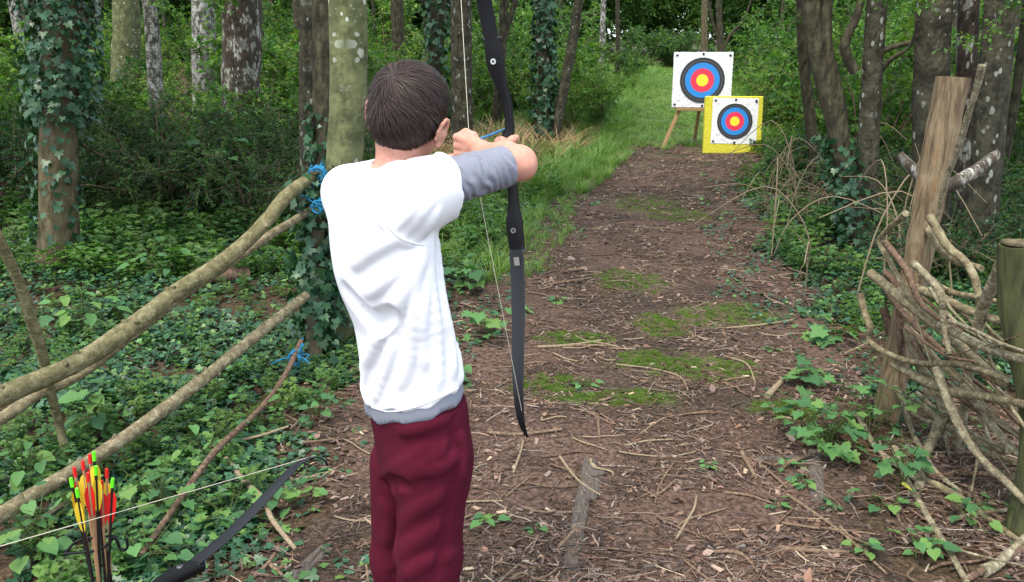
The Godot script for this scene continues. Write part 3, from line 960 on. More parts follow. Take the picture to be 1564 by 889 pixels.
func build_ground_cover() -> void:
	rng.seed = 51
	var xf := []
	var cols := []
	# ivy carpet on both sides of the ride
	var tries := 0
	while xf.size() < 56000 and tries < 260000:
		tries += 1
		var d := 1.7 + 8.5 * pow(rng.randf(), 1.3)
		var x := rnd(-0.68, 0.68) * d * 1.05
		var o := off_path(x, -d)
		var left := x < path_c(-d)
		if o < -0.28 or (o < 0.08 and rng.randf() < 0.8) or (not left and d < 3.6 and rng.randf() < 0.9) or (not left and d < 4.6 and o < 0.3 and rng.randf() < 0.85):
			continue
		if left and d < 3.4 and o < 0.25 and rng.randf() < 0.7:
			continue
		var patch := bumps.get_noise_2d(x * 5.0 + 70.0, d * 5.0)
		if patch < -0.12 and rng.randf() < 0.8:
			continue
		var t := leaf_spot(x, -d, rnd(0.02, 0.046), 0.6)
		t.origin.y += 0.01 + (0.05 if d < 4.6 else 0.09) * rng.randf() * clampf(o * 2.0, 0.2, 1.0) * (0.6 + patch)
		xf.append(t)
		cols.append(vary(G_IVY if rng.randf() < 0.75 else G_MID, 0.4))
	var s := scatter("ivy_carpet", ivy_leaf, M.ivy, xf, cols)
	tag(s, "carpet of dark ivy leaves covering the woodland floor", "ivy")
	# low leafy seedlings and herbs over the ivy
	var b := Shape.new()
	var w := Shape.new()
	rng.seed = 52
	for k in 9:
		var a := k * 2.4
		var h := 0.03 + 0.022 * k
		var d := Vector3(cos(a), rnd(-0.1, 0.35), sin(a)).normalized()
		var p := Vector3(0, h, 0) + d * 0.025
		for u in [[0.0, -0.5], [0.9, 0.0], [-0.9, 0.0]]:
			var dd := d.rotated(Vector3.UP, u[0])
			leaf(b, p, dd, (Vector3.UP + rnd_dir() * 0.25).normalized(), 0.062, 0.04, Color.WHITE * rnd(0.85, 1.1))
	tube(b, [Vector3.ZERO, Vector3(0.01, 0.12, 0), Vector3(0, 0.24, 0.01)], [0.002, 0.0015, 0.001], 3, Color(0.8, 0.8, 0.8), 0.0, false)
	var herb := b.mesh()
	xf = []
	cols = []
	tries = 0
	while xf.size() < 5200 and tries < 60000:
		tries += 1
		var d := 2.0 + 14.0 * pow(rng.randf(), 1.4)
		var x := rnd(-0.68, 0.68) * d
		var o := off_path(x, -d)
		var left := x < path_c(-d)
		if o < 0.15 or (not left and d < 4.4) or (left and d < 3.2 and o < 0.35):
			continue
		var patch := bumps.get_noise_2d(x * 4.0 - 20.0, d * 4.0)
		if rng.randf() > 0.45 + patch or (d < 5.5 and rng.randf() < 0.35):
			continue
		xf.append(Transform3D(Basis.from_euler(Vector3(rnd(-0.35, 0.35), rnd(0, TAU), rnd(-0.35, 0.35))) .scaled(Vector3.ONE * (rnd(0.25, 0.5) if d < 5.5 else rnd(0.5, 1.1))), Vector3(x, gh(x, -d), -d)))
		cols.append(vary(G_MID.lerp(G_BRIGHT, rng.randf() * 0.75), 0.35))
	s = scatter("herb_layer", herb, M.leaf, xf, cols)
	tag(s, "low leafy herbs and seedlings rising out of the ivy", "herbs")
	# grass
	b = Shape.new()
	rng.seed = 53
	for k in 16:
		var a := rnd(0, TAU)
		var out := Vector3(cos(a), 0, sin(a))
		var h := rnd(0.5, 1.0)
		var p := out * rnd(0.0, 0.12)
		var last := p
		var lw := 0.011
		for t in 4:
			var f := (t + 1) / 4.0
			var q := p + out * h * 0.55 * f * f + Vector3(0, h * (f - 0.3 * f * f), 0)
			var sd := out.cross(Vector3.UP) * lw
			var sd2 := sd * (0.75 if t < 3 else 0.1)
			b.quad(last - sd, last + sd, q + sd2, q - sd2, Color.WHITE * (0.85 + 0.02 * k))
			last = q
			lw *= 0.75
	var tuft := b.mesh()
	xf = []
	cols = []
	var dry := []
	var dry_cols := []
	tries = 0
	while xf.size() < 6500 and tries < 90000:
		tries += 1
		var d := rnd(5.5, 36.0)
		var left := rng.randf() < 0.72
		var o := rnd(-0.3, 0.25) if rng.randf() < 0.4 else rnd(0.05, 2.4)
		if d > 17.0:
			o = rnd(-1.0, 3.5)
		if not left and d < 13.0:
			continue
		var x: float = path_c(-d) + (path_w(-d) + o) * (-1.0 if left else 1.0)
		if d < 9.0 and o > 1.0:
			continue
		var sc := rnd(0.25, 0.65) * (0.5 if o < 0.0 else (0.75 if o < 0.25 else 1.0)) * (0.6 if d < 9.0 else 1.0)
		if d > 17.0 and o < 0.1:
			sc *= 0.45
		var t := Transform3D(Basis.from_euler(Vector3(rnd(-0.2, 0.2), rnd(0, TAU), rnd(-0.2, 0.2))).scaled(Vector3(sc * 1.3, sc, sc * 1.3)), Vector3(x, gh(x, -d) - 0.01, -d))
		var brown := bumps.get_noise_2d(x * 3.0, d * 2.0 + 33.0) > 0.1 and d > 9.0 and d < 15.0 and o > 0.3
		if brown and rng.randf() < 0.6:
			dry.append(t)
			dry_cols.append(vary(Color(0.3, 0.2, 0.1), 0.3))
		else:
			xf.append(t)
			cols.append(vary(G_BRIGHT.lerp(G_LIME, rng.randf()), 0.25))
	for k in 5200:
		var d := 13.5 + 26.0 * pow(rng.randf(), 1.4)
		var x: float = path_c(-d) + rnd(-1.5, 1.5)
		if rng.randf() > clampf((d - 13.0) / 4.0 + bumps.get_noise_2d(x * 6.0, d * 3.0), 0.05, 1.0):
			continue
		var sc := rnd(0.1, 0.24)
		xf.append(Transform3D(Basis.from_euler(Vector3(rnd(-0.2, 0.2), rnd(0, TAU), rnd(-0.2, 0.2))).scaled(Vector3(sc * 2.2, sc, sc * 2.2)), Vector3(x, gh(x, -d) - 0.01, -d)))
		cols.append(vary(G_LIME, 0.3))
	s = scatter("grass", tuft, M.grass, xf, cols)
	tag(s, "long green grass along the edge of the ride", "grass")
	for k in 120:
		var d := rnd(9.5, 14.0)
		var x: float = path_c(-d) - path_w(-d) - rnd(0.5, 2.6)
		var sc := rnd(0.45, 0.8)
		dry.append(Transform3D(Basis.from_euler(Vector3(rnd(-0.4, 0.4), rnd(0, TAU), rnd(-0.4, 0.4))).scaled(Vector3(sc * 1.4, sc, sc * 1.4)), Vector3(x, gh(x, -d), -d)))
		dry_cols.append(vary(Color(0.28, 0.18, 0.09), 0.3))
	s = scatter("dry_grass", tuft, M.dead, dry, dry_cols)
	tag(s, "withered brown grass at the foot of the ivy-clad trunk", "dry grass")
	# moss cushions
	xf = []
	cols = []
	b = Shape.new()
	for k in 9:
		var a := k * 2.4
		var out := Vector3(cos(a), 0, sin(a)) * (0.12 + 0.08 * k)
		b.tri(out + Vector3(-0.12, 0, 0.05), out * 1.3 + Vector3(0, 0.9, 0), out + Vector3(0.12, 0, -0.05), Color.WHITE)
		b.tri(out + Vector3(0.05, 0, 0.12), out * 1.2 + Vector3(0.1, 0.7, 0), out + Vector3(-0.05, 0, -0.12), Color.WHITE)
	var cushion := b.mesh()
	for m in moss:
		for k in 330:
			var x: float = m[0].x + rng.randfn(0, 0.55) * m[1]
			var z: float = m[0].z + rng.randfn(0, 0.55) * m[2]
			if mossy(x, z) < 0.35 + 0.4 * rng.randf():
				continue
			xf.append(Transform3D(Basis(Vector3.UP, rnd(0, TAU)).scaled(Vector3(0.022, rnd(0.008, 0.02), 0.022)), Vector3(x, gh(x, z) + 0.006, z)))
			cols.append(vary(Color(0.14, 0.22, 0.04), 0.35))
	s = scatter("moss", cushion, M.grass, xf, cols)
	tag(s, "bright green moss in patches on the bare ride", "moss")

func chip_mesh(sd: int, long: float, wide: float, thick: float) -> ArrayMesh:
	rng.seed = sd
	var b := Shape.new()
	var lo := []
	var hi := []
	for q in [[-1, -1], [1, -0.7], [1, 0.8], [-1, 1]]:
		var p := Vector3(q[0] * long * rnd(0.35, 0.55), 0, q[1] * wide * rnd(0.3, 0.55))
		lo.append(p)
		hi.append(p * rnd(0.75, 1.0) + Vector3(0, thick * rnd(0.6, 1.3), 0))
	b.quad(hi[3], hi[2], hi[1], hi[0], Color.WHITE)
	b.quad(lo[0], lo[1], lo[2], lo[3], Color.WHITE)
	for k in 4:
		var j := (k + 1) % 4
		b.quad(lo[k], hi[k], hi[j], lo[j], Color.WHITE)
	for k in range(0, b.i.size(), 3):
		var c := (b.v[b.i[k]] + b.v[b.i[k + 1]] + b.v[b.i[k + 2]]) / 3.0 - Vector3(0, thick * 0.5, 0)
		if b.n[b.i[k]].dot(c) < 0.0:
			for q in 3:
				b.n[b.i[k + q]] = -b.n[b.i[k + q]]
			var j := b.i[k + 1]
			b.i[k + 1] = b.i[k + 2]
			b.i[k + 2] = j
	return b.mesh()

func twig_mesh(sd: int, kinks: int) -> ArrayMesh:   # one unit long, lying along x
	rng.seed = sd
	var b := Shape.new()
	var pts := []
	for k in kinks + 1:
		pts.append(Vector3(float(k) / kinks - 0.5, 0.012 + rnd(0, 0.03), rnd(-0.06, 0.06)))
	tube(b, smooth_line(pts, 2), [0.016, 0.014, 0.008], 5, Color.WHITE)
	if sd % 2:
		tube(b, [pts[1], pts[1] + Vector3(0.16, 0.05, 0.12), pts[1] + Vector3(0.26, 0.06, 0.24)], [0.009, 0.007, 0.004], 4, Color.WHITE)
	return b.mesh()

const BROWNS := [Color(0.16, 0.108, 0.083), Color(0.115, 0.075, 0.057), Color(0.07, 0.047, 0.036), Color(0.2, 0.145, 0.115), Color(0.14, 0.094, 0.073), Color(0.27, 0.205, 0.165), Color(0.095, 0.065, 0.05), Color(0.055, 0.038, 0.03)]

func build_litter() -> void:
	var chips := [chip_mesh(1, 1.0, 0.3, 0.12), chip_mesh(2, 1.3, 0.2, 0.1), chip_mesh(3, 1.0, 0.5, 0.1), chip_mesh(4, 1.8, 0.14, 0.1)]
	var twigs := [twig_mesh(1, 3), twig_mesh(2, 4), twig_mesh(3, 5), twig_mesh(4, 2)]
	var curl := blade_mesh(OVAL_OUT, 0.5, 0.45, 0.05)
	rng.seed = 61
	for pass_kind in 3:
		var lists := [[], [], [], []]
		var tints := [[], [], [], []]
		var wanted: int = [46000, 22000, 1800][pass_kind]
		var made := 0
		var tries := 0
		while made < wanted and tries < 300000:
			tries += 1
			var d := 1.6 + 13.0 * pow(rng.randf(), 2.0)
			var x: float = path_c(-d) + rnd(-1.0, 1.0) * (path_w(-d) + 0.75) + (rnd(0, 0.9) if d < 3.6 else 0.0)
			var o := off_path(x, -d)
			if o > 0.1 and rng.randf() < clampf(o * 1.6, 0.0, 0.93) and not (d < 3.7 and x > 0.0):
				continue
			if mossy(x, -d) > 0.5 and rng.randf() < 0.8:
				continue
			if rng.randf() < clampf(0.45 - 1.5 * bumps.get_noise_2d(x * 7.0, d * 7.0 + 5.0), 0.0, 0.9):
				continue
			made += 1
			var far := 1.0 + d * 0.05
			var tilt := Basis.from_euler(Vector3(rng.randfn(0, 0.22), rnd(0, TAU), rng.randfn(0, 0.22)))
			var p := Vector3(x, gh(x, -d) + 0.009, -d)
			var col := vary(BROWNS[rng.randi() % BROWNS.size()], 0.35)
			if rng.randf() < 0.03:
				col = vary(Color(0.42, 0.34, 0.25), 0.2)
			var s := 0.0
			var which := rng.randi() % 4
			if pass_kind == 0:
				s = (0.007 + 0.03 * pow(rng.randf(), 3.0)) * far
				lists[which].append(Transform3D(tilt.scaled(Vector3.ONE * s), p + Vector3(0, rnd(0, 0.006), 0)))
			elif pass_kind == 1:
				s = (0.04 + 0.15 * pow(rng.randf(), 3.0)) * (1.0 + d * 0.03)
				lists[which].append(Transform3D(Basis.from_euler(Vector3(0, rnd(0, TAU), rng.randfn(0, 0.07))).scaled(Vector3(s, s * 0.7, s * 0.7)), p + Vector3(0, rnd(0, 0.006), 0)))
			else:
				s = rnd(0.018, 0.045) * far
				which = 0
				lists[0].append(Transform3D(Basis.from_euler(Vector3(rng.randfn(0, 0.4), rnd(0, TAU), rng.randfn(0, 0.4))).scaled(Vector3.ONE * s), p + Vector3(0, 0.004, 0)))
				col = vary([Color(0.18, 0.11, 0.085), Color(0.23, 0.155, 0.12), Color(0.14, 0.085, 0.066), Color(0.1, 0.065, 0.05)][rng.randi() % 4], 0.3)
			tints[which].append(col)
		for k in 4:
			if lists[k].is_empty():
				continue
			var m: Mesh = chips[k] if pass_kind == 0 else (twigs[k] if pass_kind == 1 else curl)
			var s := scatter(["bark_chips", "small_twigs", "dead_leaves"][pass_kind], m, M.dead if pass_kind == 2 else M.wood_bits, lists[k], tints[k])
			tag(s, [["short blocky bark chips strewn over the ride", "narrow bark slivers strewn over the ride", "broad flat bark flakes strewn over the ride", "thin splinters of bark strewn over the ride"], ["short bent twigs scattered on the ride", "wavy twigs scattered on the ride", "kinked forking twigs scattered on the ride", "straight little twigs scattered on the ride"], ["curled brown dead leaves lying on the ride", "", "", ""]][pass_kind][k], ["bark chips", "twigs", "dead leaves"][pass_kind])

# ---------------------------------------------------------------- targets
func ring(b: Shape, r0: float, r1: float, z: float) -> void:
	var n := 72
	for k in n:
		var a := TAU * k / n
		var d := TAU * (k + 1) / n
		b.quad(Vector3(cos(a) * r1, sin(a) * r1, z), Vector3(cos(a) * r0, sin(a) * r0, z), Vector3(cos(d) * r0, sin(d) * r0, z), Vector3(cos(d) * r1, sin(d) * r1, z), Color.WHITE)
	for k in b.n.size():
		b.n[k] = Vector3(0, 0, 1)

# local axes: face looks along +z, origin at the lower edge's middle
func target(o: Node3D, w: float, h: float, sheet_w: float, sheet_h: float, cx: float, cy: float, r: float, boss_mat: Material, sheet_at: Vector2, twist: float) -> void:
	var b := Shape.new()
	box(b, Transform3D(Basis(), Vector3(0, h * 0.5, -0.07)), Vector3(w, h, 0.14), Color.WHITE, 0.012)
	put_shape("boss", b, boss_mat, o)
	# the sheet buckles a little between its pins
	b = Shape.new()
	var nx := 30
	var ny := 30
	for y in ny + 1:
		for x in nx + 1:
			var u := float(x) / nx
			var v := float(y) / ny
			var bow := 0.004 * sin(PI * u) * sin(PI * v) + 0.0035 * (0.5 + 0.5 * fine.get_noise_2d(u * 30.0 + w * 50.0, v * 46.0)) * minf(1.0, 6.0 * minf(minf(u, 1 - u), minf(v, 1 - v)))
			var edge := 0.006 * fine.get_noise_2d(u * 60.0, v * 60.0 + 9.0)
			b.vert(Vector3((u - 0.5) * sheet_w + edge, v * sheet_h + edge, 0.004 + bow), Vector3(0, 0, 0.001), Color.WHITE)
	for y in ny:
		for x in nx:
			var a := y * (nx + 1) + x
			for t in [[a, a + nx + 1, a + 1], [a + 1, a + nx + 1, a + nx + 2]]:
				var n: Vector3 = (b.v[t[2]] - b.v[t[0]]).cross(b.v[t[1]] - b.v[t[0]])
				for q in t:
					b.i.append(q)
					b.n[q] += n
	for k in b.n.size():
		b.n[k] = b.n[k].normalized()
	var face := put_shape("face", b, M.paper, o)
	face.position = Vector3(sheet_at.x, sheet_at.y, 0)
	face.rotation.z = twist
	for q in [["ring_black", 0.885, 1.0, "outer black scoring ring"], ["ring_black", 0.775, 0.868, "inner black scoring ring"], ["ring_blue", 0.525, 0.775, "blue scoring ring"], ["ring_red", 0.265, 0.525, "red scoring ring"], ["ring_gold", 0.0, 0.265, "gold centre"]]:
		b = Shape.new()
		ring(b, q[1] * r, q[2] * r, 0.014)
		var m := put_shape("ring", b, M[q[0]], face)
		m.position = Vector3(cx, cy, 0)
		m.set_meta("label", q[3])
	b = Shape.new()
	ring(b, 0.868 * r, 0.885 * r, 0.0138)
	var line := put_shape("dividing_line", b, M.steel_grey, face)
	line.position = Vector3(cx, cy, 0)
	for q in [[-0.45, 0.05], [0.45, 0.06], [-0.44, 0.94], [0.45, 0.94], [0.0, 0.965], [0.02, 0.03]]:
		b = Shape.new()
		box(b, Transform3D(Basis(Vector3(0, 0, 1), rnd(-0.5, 0.5)), Vector3(q[0] * sheet_w, q[1] * sheet_h, 0.013)), Vector3(rnd(0.025, 0.045), rnd(0.025, 0.04), 0.008), Color.WHITE, 0.002)
		put_shape("pin", b, M.black, face)

func build_targets() -> void:
	rng.seed = 71
	M.steel_grey = plain(Color(0.12, 0.13, 0.15), 0.6)
	# the white one on its easel
	var foot := at(1071, 165, 13.85)
	var o := thing("archery_target", "white-faced square target held up on a wooden easel", "target", foot)
	o.rotation = Vector3(deg_to_rad(-6.0), deg_to_rad(-7.0), 0)
	target(o, 0.93, 0.875, 0.955, 0.885, 0.0, 0.435, 0.362, M.foam_edge, Vector2(-0.008, 0.01), 0.0)
	var e := thing("easel", "wooden three-legged easel under the white target", "easel", Vector3(foot.x, gh(foot.x, foot.z), foot.z))
	for leg in [[on_ground(1011, 226), at(1050, 140, 14.05)], [on_ground(1060, 218), at(1072, 140, 14.1)], [on_ground(1105, 224), at(1094, 140, 14.05)]]:
		var a: Vector3 = leg[0] - Vector3(0, 0.02, 0)
		var c: Vector3 = leg[1]
		var b := Shape.new()
		var up_dir := (c - a).normalized()
		var x := up_dir.cross(Vector3(0, 0, 1)).normalized()
		box(b, Transform3D(Basis(x, up_dir, x.cross(up_dir)), (a + c) * 0.5), Vector3(0.055, a.distance_to(c), 0.04), Color.WHITE, 0.004)
		put_world("leg", b, M.easel, e)
	var b := Shape.new()
	box(b, Transform3D(Basis(Vector3.UP, deg_to_rad(-7.0)), foot + Vector3(0, -0.025, -0.03)), Vector3(0.8, 0.045, 0.1), Color.WHITE, 0.004)
	put_world("ledge", b, M.easel, e)
	# the yellow one on the ground, leaning on the easel
	foot = on_ground(1118, 235)
	o = thing("archery_target", "yellow foam target with a small white face, standing on the ground", "target", foot)
	o.rotation = Vector3(deg_to_rad(-8.0), deg_to_rad(-4.0), 0)
	target(o, 0.885, 0.885, 0.70, 0.70, 0.0, 0.345, 0.272, M.foam_yellow, Vector2(0.01, 0.155), -0.015)

# ---------------------------------------------------------------- bows and arrows
# rows: [u up the bow, f away from the archer, s sideways, width, thickness]
func sweep(b: Shape, rows: Array) -> void:
	var pts := []
	for r in rows:
		pts.append(Vector3(r[2], r[0], -r[1]))
	var prof := [[-1.0, -0.45], [-0.72, -1.0], [0.72, -1.0], [1.0, -0.45], [1.0, 0.45], [0.72, 1.0], [-0.72, 1.0], [-1.0, 0.45]]
	var first := b.v.size()
	var n := rows.size()
	for k in n:
		var t: Vector3 = (pts[mini(k + 1, n - 1)] - pts[maxi(k - 1, 0)]).normalized()
		var f := t.cross(Vector3.RIGHT).normalized()
		for q in prof:
			var o: Vector3 = Vector3.RIGHT * q[0] * rows[k][3] * 0.5 + f * q[1] * rows[k][4] * 0.5
			b.vert(pts[k] + o, (Vector3.RIGHT * q[0] * rows[k][4] + f * q[1] * rows[k][3]).normalized(), Color.WHITE)
	for k in n - 1:
		for s in 8:
			var a := first + k * 8 + s
			var d := first + k * 8 + (s + 1) % 8
			b.i.append(a); b.i.append(d); b.i.append(a + 8)
			b.i.append(d); b.i.append(d + 8); b.i.append(a + 8)
	for e in [0, n - 1]:
		var m := b.vert(pts[e], Vector3.UP if e else Vector3.DOWN, Color.WHITE)
		for s in 8:
			b.i.append(m)
			if e == 0:
				b.i.append(first + (s + 1) % 8); b.i.append(first + s)
			else:
				b.i.append(first + e * 8 + s); b.i.append(first + e * 8 + (s + 1) % 8)
	# wind every face to agree with its normals
	for k in range(0, b.i.size(), 3):
		var p := b.v[b.i[k]]
		var nn := (b.v[b.i[k + 2]] - p).cross(b.v[b.i[k + 1]] - p)
		if nn.dot(b.n[b.i[k]] + b.n[b.i[k + 1]] + b.n[b.i[k + 2]]) < 0.0:
			var q := b.i[k + 1]
			b.i[k + 1] = b.i[k + 2]
			b.i[k + 2] = q

func smooth_rows(rows: Array, per: int) -> Array:
	var out := []
	for k in rows.size() - 1:
		for s in per:
			var t := float(s) / per
			var r := []
			for c in rows[0].size():
				r.append(cubic_interpolate(rows[k][c], rows[k + 1][c], rows[maxi(k - 1, 0)][c], rows[mini(k + 2, rows.size() - 1)][c], t))
			out.append(r)
	out.append(rows[-1])
	return out

# a take-down recurve bow in its own axes; nock: where the string is held (own axes), or null at rest
func bow(label: String, place: Transform3D, limb_line: Array, nock: Variant) -> Node3D:
	var o := thing("recurve_bow", label, "bow", place.origin)
	o.transform = place
	var b := Shape.new()
	sweep(b, smooth_rows([[-0.315, 0.012, 0, 0.046, 0.03], [-0.27, 0.012, 0, 0.05, 0.034], [-0.225, 0.016, 0, 0.049, 0.036], [-0.185, 0.024, 0.001, 0.034, 0.04], [-0.13, 0.03, 0.002, 0.027, 0.045], [-0.06, 0.022, 0.001, 0.03, 0.06], [0.0, 0.02, 0.0, 0.028, 0.055], [0.035, 0.03, 0.008, 0.03, 0.05], [0.06, 0.034, 0.015, 0.022, 0.046], [0.13, 0.034, 0.015, 0.024, 0.045], [0.19, 0.024, 0.005, 0.034, 0.04], [0.235, 0.016, 0, 0.049, 0.036], [0.28, 0.012, 0, 0.05, 0.034], [0.315, 0.012, 0, 0.046, 0.03]], 4))
	var riser := put_shape("riser", b, M.black, o)
	for s in [-1.0, 1.0]:
		var rows := []
		for r in limb_line:
			rows.append([r[0] * s, r[1], 0.0, r[2], r[3]])
		b = Shape.new()
		sweep(b, smooth_rows(rows, 5))
		var l := put_shape("limb", b, M.limb, o)
		b = Shape.new()
		tube(b, [Vector3(0, 0.25 * s, 0.0), Vector3(0, 0.25 * s, 0.0075)], [0.0095, 0.0085], 14)
		put_shape("limb_bolt", b, M.steel, o)
		b = Shape.new()
		tube(b, [Vector3(0, 0.25 * s, 0.007), Vector3(0, 0.25 * s, 0.0082)], [0.004, 0.004], 6)
		put_shape("bolt_socket", b, M.black, o)
		b = Shape.new()
		box(b, Transform3D(Basis(), Vector3(0, 0.3155 * s, -0.012)), Vector3(0.0465, 0.0016, 0.0305), Color.WHITE)
		put_shape("limb_seam", b, M.steel_grey, riser)
		if s < 0.0:
			b = Shape.new()
			box(b, Transform3D(Basis(), Vector3(0.002, -0.345, 0.002)), Vector3(0.017, 0.026, 0.002), Color.WHITE)
			var sticker := put_shape("maker_label", b, M.label_grey, l)
			sticker.position = Vector3(0, 0, -limb_line[1][1] * 0.55 + 0.003)
	var e: Array = limb_line[-1]
	var tip_up := Vector3(0, e[0], -e[1] + 0.004)
	var tip_low := Vector3(0, -e[0], -e[1] + 0.004)
	var lines := [tip_up, tip_low]
	b = Shape.new()
	if nock != null:
		tube(b, [tip_up, nock, tip_low], [0.0009, 0.0009, 0.0009], 6)
	else:
		var bend: Array = limb_line[-3]
		tube(b, [tip_up, Vector3(0, bend[0], -bend[1] + 0.004), Vector3(0, -bend[0], -bend[1] + 0.004), tip_low], [0.0011, 0.0011], 6)
	put_shape("string", b, M.string, o)
	return o

func arrow(label: String, nock: Vector3, tip: Vector3, shaft: Material, nock_mat: Material, cock: Material, hen: Material, group: String) -> Node3D:
	var o := thing("arrow", label, "arrow", tip, group)
	var dir := (nock - tip).normalized()
	var long := nock.distance_to(tip)
	var x := dir.cross(Vector3(0, 0, 1) if absf(dir.z) < 0.9 else Vector3.UP).normalized()
	o.transform = Transform3D(Basis(x, dir, x.cross(dir)) * Basis(Vector3.UP, rnd(0, TAU)), tip)
	var b := Shape.new()
	tube(b, [Vector3(0, 0.02, 0), Vector3(0, long - 0.02, 0)], [0.0034, 0.0034], 10)
	put_shape("shaft", b, shaft, o)
	b = Shape.new()
	tube(b, [Vector3.ZERO, Vector3(0, 0.008, 0), Vector3(0, 0.024, 0)], [0.0008, 0.003, 0.0036], 8)
	put_shape("point", b, M.steel, o)
	b = Shape.new()
	tube(b, [Vector3(0, long - 0.024, 0), Vector3(0, long - 0.01, 0), Vector3(0, long, 0)], [0.0042, 0.0046, 0.0036], 8)
	put_shape("nock", b, nock_mat, o)
	for k in 3:
		b = Shape.new()
		var a := TAU * k / 3.0
		var out := Vector3(cos(a), 0, sin(a))
		var side := Vector3(-sin(a), 0, cos(a)) * 0.0006
		var y1 := long - 0.036
		var prof := [[0.0, 0.0], [0.006, 0.006], [0.02, 0.0095], [0.05, 0.0088], [0.08, 0.004], [0.09, 0.0]]
		for q in prof.size() - 1:
			var p0: Vector3 = out * 0.003 + Vector3(0, y1 - prof[q][0], 0)
			var p1: Vector3 = out * 0.003 + Vector3(0, y1 - prof[q + 1][0], 0)
			var q0: Vector3 = p0 + out * prof[q][1]
			var q1: Vector3 = p1 + out * prof[q + 1][1]
			for s in [-1.0, 1.0]:
				if s > 0:
					b.quad(p0 + side, q0 + side, q1 + side, p1 + side, Color.WHITE)
				else:
					b.quad(p1 - side, q1 - side, q0 - side, p0 - side, Color.WHITE)
		put_shape("vane", b, cock if k == 0 else hen, o)
	return o

var nock_at: Vector3
var bow_place: Transform3D

func lay_out_bow() -> void:   # where the archer's bow is, needed by his hands
	nock_at = at(717, 219, 2.0)
	var grip := at(770, 226, 2.46)
	var f := (grip + Vector3(0.055, 0.0, 0.0) - nock_at)
	f.y = 0.0
	f = f.normalized()
	var u := Vector3.UP.rotated(f, deg_to_rad(-7.0))
	if u.x > 0.0:
		u = Vector3.UP.rotated(f, deg_to_rad(7.0))
	bow_place = Transform3D(Basis(f.cross(u).normalized(), u, -f), grip)

